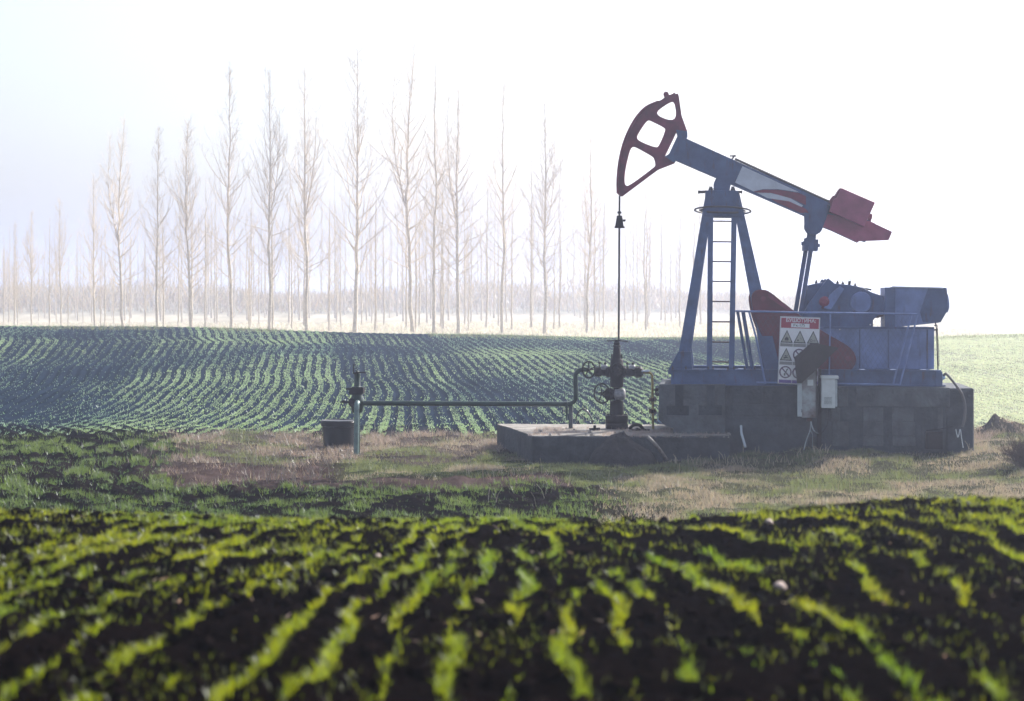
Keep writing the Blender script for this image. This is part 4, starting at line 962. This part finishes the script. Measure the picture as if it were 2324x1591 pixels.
V0_ = cb(606, 915, f0+.08); V1_ = cb(682, 990, f0+.08); m = MB()
for i in range(6): t = i/6; z_ = V0_[2]+(V1_[2]-V0_[2])*t; m.box((V0_[0], f0+.072, z_-.008), (V1_[0], f0+.078, z_))
m.build('vent', mat('vent_grey', (.22, .26, .27), .6), wbx)
m = MB(); m.box((x_+.03, BD+.0, cb(0, 760, BD)[2]-.02), (A[0]+.02, BD+.02, cb(0, 760, BD)[2])); m.box((x_+.03, BD+.0, cb(0, 1000, BD)[2]-.02), (A[0]+.02, BD+.02, cb(0, 1000, BD)[2])); m.build('bracket', iron, wbx)
MB().tube(curve([cb(645, 1022, BD-.1), cb(648, 1060, BD-.1), cb(640, 1160, BD-.1), cb(610, 1230, BD-.05), cb(570, 1270, BD)]), .005, 5).build('thin_cable', iron, wbx)

# hose from the skid end over the right end block
tag(MB().tube(curve([cr(1410, 80, FD0-.0), cr(1440, 62, FD0-.03), cr(1480, 100, FD0-.05), cr(1560, 200, FD0-.05), cr(1625, 300, FD0-.05), cr(1655, 420, FD0-.05), cr(1650, 560, FD0-.06), cr(1625, 660, FD0-.1)]), .024, 10).build('black_hose', mat('grey_rubber', (.10, .095, .10), .5), None, smooth=True), 'thick grey hose hanging over the right end of the foundation', 'hose')
tag(MB().tube(curve([cr(1550, 690, FD0-.12), cr(1575, 780, FD0-.14), cr(1600, 690, FD0-.12), cr(1618, 800, FD0-.16), cr(1635, 900, FD0-.2)]), .008, 6).build('loose_cable', boxw, None), 'thin white looping cable end low on the right end of the foundation', 'cable')
p = cr(1290, 720, FD0-.15); m = MB().box((p[0]-.12, FD0-.24, cr(0, 900, FD0-.15)[2]), (p[0]+.16, FD0-.05, p[2])); m.tube([(p[0]-.12, FD0-.2, p[2]+.03), (p[0]+.1, FD0-.2, p[2]+.05), (p[0]+.35, FD0-.15, p[2]+.1)], .01, 6)
tag(m.build('junction_crate', iron, None, bevel=.01), 'small dark metal junction case against the foundation foot on the right', 'case')

# ------------------------------------------------------------------ bush, clumps and stalks
M_bark = mat('dry_twig', (.10, .065, .055), .8, var=.3, scale=10)
def bush(name, wx, wy, r, h, n, label):
    z0 = float(H(wx, wy)); m = MB()
    for i in range(n):
        a_ = rng.uniform(0, 2*PI); l = rng.uniform(.4, 1)*h; s_ = rng.uniform(.1, 1)*r; p = Vector((wx+rng.normal(0, .08), wy+rng.normal(0, .08), z0-.02)); pts = [p]
        for k in range(1, 6): t = k/5; pts.append(p+Vector((math.cos(a_)*s_*t**1.3+rng.normal(0, .015), math.sin(a_)*s_*t**1.3+rng.normal(0, .015), l*(t-.25*t*t*s_/r))))
        m.tube(pts, [.006*(1-.7*k/5) for k in range(6)], 3, cap=False)
        for k in (2, 3, 4):
            b_ = a_+rng.uniform(-1.5, 1.5); m.tube([pts[k], pts[k]+Vector((math.cos(b_)*.09, math.sin(b_)*.09, .08)), pts[k]+Vector((math.cos(b_)*.13, math.sin(b_)*.13, .2))], [.003, .003, .0015], 3, cap=False)
    o = m.build(name, M_bark, None, world=True); return tag(o, label, 'bush')
bush('dry_bush', 8.62, 30.9, .62, .62, 260, 'brown leafless bush at the right edge of the rough grass')
def w2l(wx, wy, wz): 
    return wx, wy, wz
def stalks():
    m = MB(); 
    def put(vx, vy, h, n, sp=14):
        for _ in range(n):
            v1 = vx+rng.normal(0, sp); v2 = vy+rng.normal(0, sp*.25)
            y = CZ*FV/(v2-HY); x = (v1-CX)/FV*y; z = float(H(x, y))
            l = h*rng.uniform(.4, 1.1); a_ = rng.uniform(0, 2*PI); k = rng.uniform(.05, .7)*l
            m.tube([(x, y, z), (x+math.cos(a_)*k*.35, y+math.sin(a_)*k*.35, z+l*.6), (x+math.cos(a_)*k, y+math.sin(a_)*k, z+l)], [.005, .004, .003], 3, cap=False)
    for vx in range(480, 720, 20): put(vx, 1002, .28, 6)
    put(620, 1085, .35, 26, 40); put(560, 1060, .3, 14, 40); put(690, 1095, .35, 12, 30); put(1080, 1090, .45, 5, 20); put(850, 992, .35, 10, 24); put(920, 990, .3, 8); put(1040, 992, .25, 8)
    put(330, 1040, .4, 10, 40); put(1250, 1120, .25, 18, 120); put(1330, 972, .3, 14, 30); put(1460, 975, .25, 14, 30); put(1700, 1035, .25, 14, 20); put(2000, 1090, .2, 40, 190); put(2240, 1050, .3, 20, 50)
    for vx in range(1540, 1900, 14): put(vx, 1058, .16, 3, 10)
    o = m.build('dry_stalks', mat('straw', (.42, .36, .27), .7), None, world=True); tag(o, 'pale dry weed stalks scattered over the rough ground', 'weeds', kind='stuff')
# dry_stalks and the bush are laid out in world coordinates
stalks()
# weeds growing on the slab
def straw_bits():
    n = 500; y = rng.uniform(6.5, 15, n); x = rng.uniform(-.3, .3, n)*y; X = np.repeat(x, 1)
    blades('straw_flecks', x, y, np.full(n, .02), np.full(n, .014), np.tile([.40, .30, .24], (n, 1)), M_dry, 4., 1, None, 'tiny pale straw flecks on the near dark soil', 'straw')
    fs = [((1770, 1342), .035, 'pale crumpled dry leaf lying between the near rows on the right'), ((1745, 1193), .03, 'small white stone near the crest of the field right of centre'), ((858, 1272), .018, 'small pale pebble between near rows left of centre'), ((1000, 1378), .0, '')]
    for (vx, vy), r_, lb in fs[:3]:
        y = 9.
        for _ in range(20): x = (vx-CX)/FV*y; y = (CZ-float(H(x, y)))*FV/(vy-HY)*.5+y*.5
        x = (vx-CX)/FV*y; m = MB(); z = float(H(x, y))+.03
        m.lathe((x, y, z), [(-r_*.6, r_*.3), (-r_*.3, r_), (r_*.1, r_*.9), (r_*.5, r_*.4), (r_*.6, .004)], ax=(.3, .2, 1), n=7)
        tag(m.build('pale_stone', mat('pale_stone', (.45, .36, .32), .8, var=.2), None, world=True), lb, 'stone')
straw_bits()
def slab_weeds():
    n = 5200; x = rng.uniform(FL[0]-.1, FR[0]-.1, n); t = rng.random(n)
    y = FL[1]+.1+rng.random(n)*1.9
    k = (fbm(x*3, y*3, 111, 3) > .5); x, y = x[k], y[k]
    X = OX+x*ca+y*sa; Y = OY-x*sa+y*ca
    blades('slab_weeds', X, Y, np.full(len(X), .075), np.full(len(X), .008), np.tile([.26, .20, .17], (len(X), 1)), M_dry, 1.2, 1, np.full(len(X), ZS), 'dry brown weeds and litter on top of the concrete slab', 'weeds')
slab_weeds()
# ------------------------------------------------------------------ poplars
barkm = mat('poplar_bark', (.44, .38, .29), .85, scale=5, col2=(.66, .59, .49))
twigm = mat('poplar_twig', (.52, .44, .34), .85, scale=6, col2=(.70, .61, .50))
def tubes_mesh(name, segs, m_):
    V = []; F = []; b = 0
    for pts, rs, n in segs:
        k = len(pts)
        for i in range(k):
            t = pts[min(i+1, k-1)]-pts[max(i-1, 0)]; t = t/(np.linalg.norm(t)+1e-9)
            r_ = np.array([0, 1., 0]) if abs(t[1]) < .8 else np.array([1., 0, 0])
            e1 = np.cross(t, r_); e1 /= np.linalg.norm(e1); e2 = np.cross(t, e1)
            for j in range(n):
                a_ = 2*PI*j/n; V.append(pts[i]+(e1*math.cos(a_)+e2*math.sin(a_))*rs[i])
        F += [(b+i*n+j, b+i*n+(j+1)%n, b+(i+1)*n+(j+1)%n, b+(i+1)*n+j) for i in range(k-1) for j in range(n)]
        b += k*n
    me = bpy.data.meshes.new(name); me.from_pydata([tuple(v) for v in V], [], F); me.materials.append(m_)
    for p in me.polygons: p.use_smooth = True
    return me
def tree_meshes(i, h=20., full=True):
    R = np.random.default_rng(100+i)
    n = 22; tz = np.linspace(0, h, n); lx = np.cumsum(R.normal(0, .06, n))*(h/20); ly = np.cumsum(R.normal(0, .035, n))*(h/20); lx -= lx[0]; ly -= ly[0]
    tp = np.stack([lx, ly, tz], 1); r0 = .135*h/20
    tr = r0*(1-tz/h)**.9+.012; tr[0] *= 1.3
    trunk = tubes_mesh('trunk', [(tp, tr, 8)], barkm)
    segs = []
    def at(z): return np.array([np.interp(z, tz, lx), np.interp(z, tz, ly), z])
    nb = 74 if full else 34
    zz = h*.20+(h*.77)*np.linspace(0, 1, nb)**.92+R.normal(0, .22, nb)
    ga = R.uniform(0, 6); tw = R.uniform(.8, 1.2)
    stems = [(at, zz, 1.)]
    if full and i % 7 in (0, 2, 3, 5):                   # forked leader
        z0 = h*R.uniform(.30, .5); z1 = h*R.uniform(.82, .95); a0 = R.uniform(0, 6.28); off = R.uniform(.7, 1.2)
        def at2(z, z0=z0, z1=z1, a0=a0, off=off):
            f = np.clip((z-z0)/(z1-z0), 0, 1); q_ = at(z); k_ = off*(1-(1-f)**2.2); return q_+np.array([math.cos(a0)*k_, math.sin(a0)*k_, 0])
        fz = np.linspace(z0, z1, 12); segs.append((np.array([at2(z) for z in fz]), np.linspace(.075, .012, 12)*R.uniform(.7, 1), 5))
        stems.append((at2, np.linspace(z0+.8, z1, 26)+R.normal(0, .15, 26), .75))
    for at_, zs_, sc in stems:
      for z in zs_:
        z = float(np.clip(z, h*.17, h*.985)); f = (z/h-.2)/.8
        ga += 2.399+R.normal(0, .5); L = (.245*h*max(.02, 1-f)**.6*(.62+.55*math.sin(PI*min(1, f*1.4+.1))))*R.uniform(.45, 1.25)*tw*sc+.4
        el = math.radians(34+30*f+R.normal(0, 10)); d = np.array([math.cos(ga)*math.cos(el), math.sin(ga)*math.cos(el), math.sin(el)])
        p = at_(z); pts = [p]; m_ = 6; rb = max(.010, min(.04, .011*L))*(h/20)**.3; cu_ = R.uniform(.04, .2)
        for s in range(m_):
            d = d+np.array([0, 0, cu_+.03*s])+R.normal(0, .12, 3); d /= np.linalg.norm(d); p = p+d*L/m_; pts.append(p)
        pts = np.array(pts); segs.append((pts, np.linspace(rb, .006, m_+1), 4))
        ns = int((4+L*2.2)*(1 if full else .5))
        for s in range(ns):
            t = R.uniform(.12, .97); q_ = t*m_; a0 = int(q_); pp = pts[a0]+(pts[min(a0+1, m_)]-pts[a0])*(q_-a0)
            dd = pts[min(a0+1, m_)]-pts[a0]; dd = dd/np.linalg.norm(dd)+R.normal(0, .6, 3)+np.array([0, 0, .2]); dd /= np.linalg.norm(dd); l = R.uniform(.35, 1.)*(.35+.30*L*(1-t*.5))
            m1 = pp+dd*l*.5+R.normal(0, .04, 3); e = m1+(dd+np.array([0, 0, .35]))*l*.5; segs.append((np.array([pp, m1, e]), [.008, .006, .004], 3))
            if full:
                for _ in range(2):
                    d3 = dd+R.normal(0, .6, 3)+np.array([0, 0, .3]); d3 /= np.linalg.norm(d3); q3 = m1+(e-m1)*R.random(); segs.append((np.array([q3, q3+d3*R.uniform(.15, .5)]), [.0045, .0035], 3))
    return trunk, tubes_mesh('crown', segs, twigm)
TM = [tree_meshes(i) for i in range(7)]; TS = [tree_meshes(20+i, 20, False) for i in range(4)]
def poplar(x, y, h, i, full, label, group):
    o = bpy.data.objects.new('poplar_tree', None); C.objects.link(o); o.location = (x, y, float(H(x, y))-.15); o.rotation_euler = (0, 0, rng.uniform(0, 6.28)); s = h/20.
    o.scale = (s*rng.uniform(.9, 1.1),)*2+(s,); tag(o, label, 'tree', group)
    tm, cm = (TM if full else TS)[i % (7 if full else 4)]
    for nm, me in (('trunk', tm), ('crown', cm)):
        c_ = bpy.data.objects.new(nm, me); C.objects.link(c_); c_.parent = o
front = [(8, 560), (35, 500), (72, 478), (140, 448), (215, 392), (280, 268), (357, 285), (433, 265), (522, 145), (612, 160), (697, 150), (805, 112), (937, 92), (985, 130), (1040, 185), (1140, 170), (1236, 230), (1330, 300)]
ordn = ['first', 'second', 'third', 'fourth', 'fifth', 'sixth', 'seventh', 'eighth', 'ninth', 'tenth', 'eleventh', 'twelfth', 'thirteenth', 'fourteenth', 'fifteenth', 'sixteenth', 'seventeenth', 'eighteenth', 'nineteenth', 'twentieth']
for i, (vx, vt) in enumerate(front):
    y = 128+max(0, 330-vx)*.10+rng.uniform(-2, 2); x = (vx-CX)/FV*y; h = (HY-vt)/FV*y+CZ-float(H(x, y))
    hh = 'short' if h < 11 else ('medium-high' if h < 16 else 'tall')
    poplar(x, y, h, i, True, f'{hh} bare poplar in the front row, {ordn[i]} from the left', 'tall poplars along the field edge')
bl = 'slender bare poplar standing in the misty rows behind the front poplars'
nb_ = 0
for r_ in range(11):
    y = 138+r_*11+r_*r_*.8; x = -.29*y
    while x < .085*y and nb_ < 275:
        x += rng.uniform(1.8, 4.0)*(1+.1*r_)
        yy = y+rng.uniform(-3, 3); f = 1-.35*sm(-.14, -.26, x/yy)
        h = rng.uniform(7.5, 13.5)*f*(1+.05*r_); nb_ += 1
        poplar(x, yy, float(h), nb_, False, bl, 'poplars in the rows behind')
# far belt of bare scrub
def belt():
    n = 34000; X = rng.uniform(-.36, .2, n); y = rng.uniform(250, 330, n); x = X*y
    hmax = (.8+7.5*fbm(x*.06, y*.012, 121, 4)**1.4)*(1-.3*sm(0, .2, X)); z = H(x, y)+hmax*rng.random(n)**.8*.8
    blades('distant_scrub', x, y, np.full(n, 1.6), np.full(n, .12), np.tile([.23, .19, .13], (n, 1)), M_dry, .9, 1, z, 'reddish brown band of far bare scrub and thickets behind the poplars', 'woodland', jit=.4)
belt()
# ------------------------------------------------------------------ haze
hb = MB().box((-1500, -45, -9), (1500, 6600, 26))
me = bpy.data.meshes.new('haze'); me.from_pydata(hb.v, [], hb.f)
hz = bpy.data.materials.new('haze'); hz.use_nodes = True; t = hz.node_tree; t.nodes.clear()
o_ = t.nodes.new('ShaderNodeOutputMaterial'); pv = t.nodes.new('ShaderNodeVolumePrincipled')
pv.inputs['Color'].default_value = (*HAZE_COL, 1); pv.inputs['Density'].default_value = HAZE_DENSITY; pv.inputs['Anisotropy'].default_value = HAZE_ANISO
t.links.new(pv.outputs[0], o_.inputs['Volume'])
hzo = finish('haze', me, hz); tag(hzo, 'pale morning haze filling the air over the field', 'haze', kind='stuff')
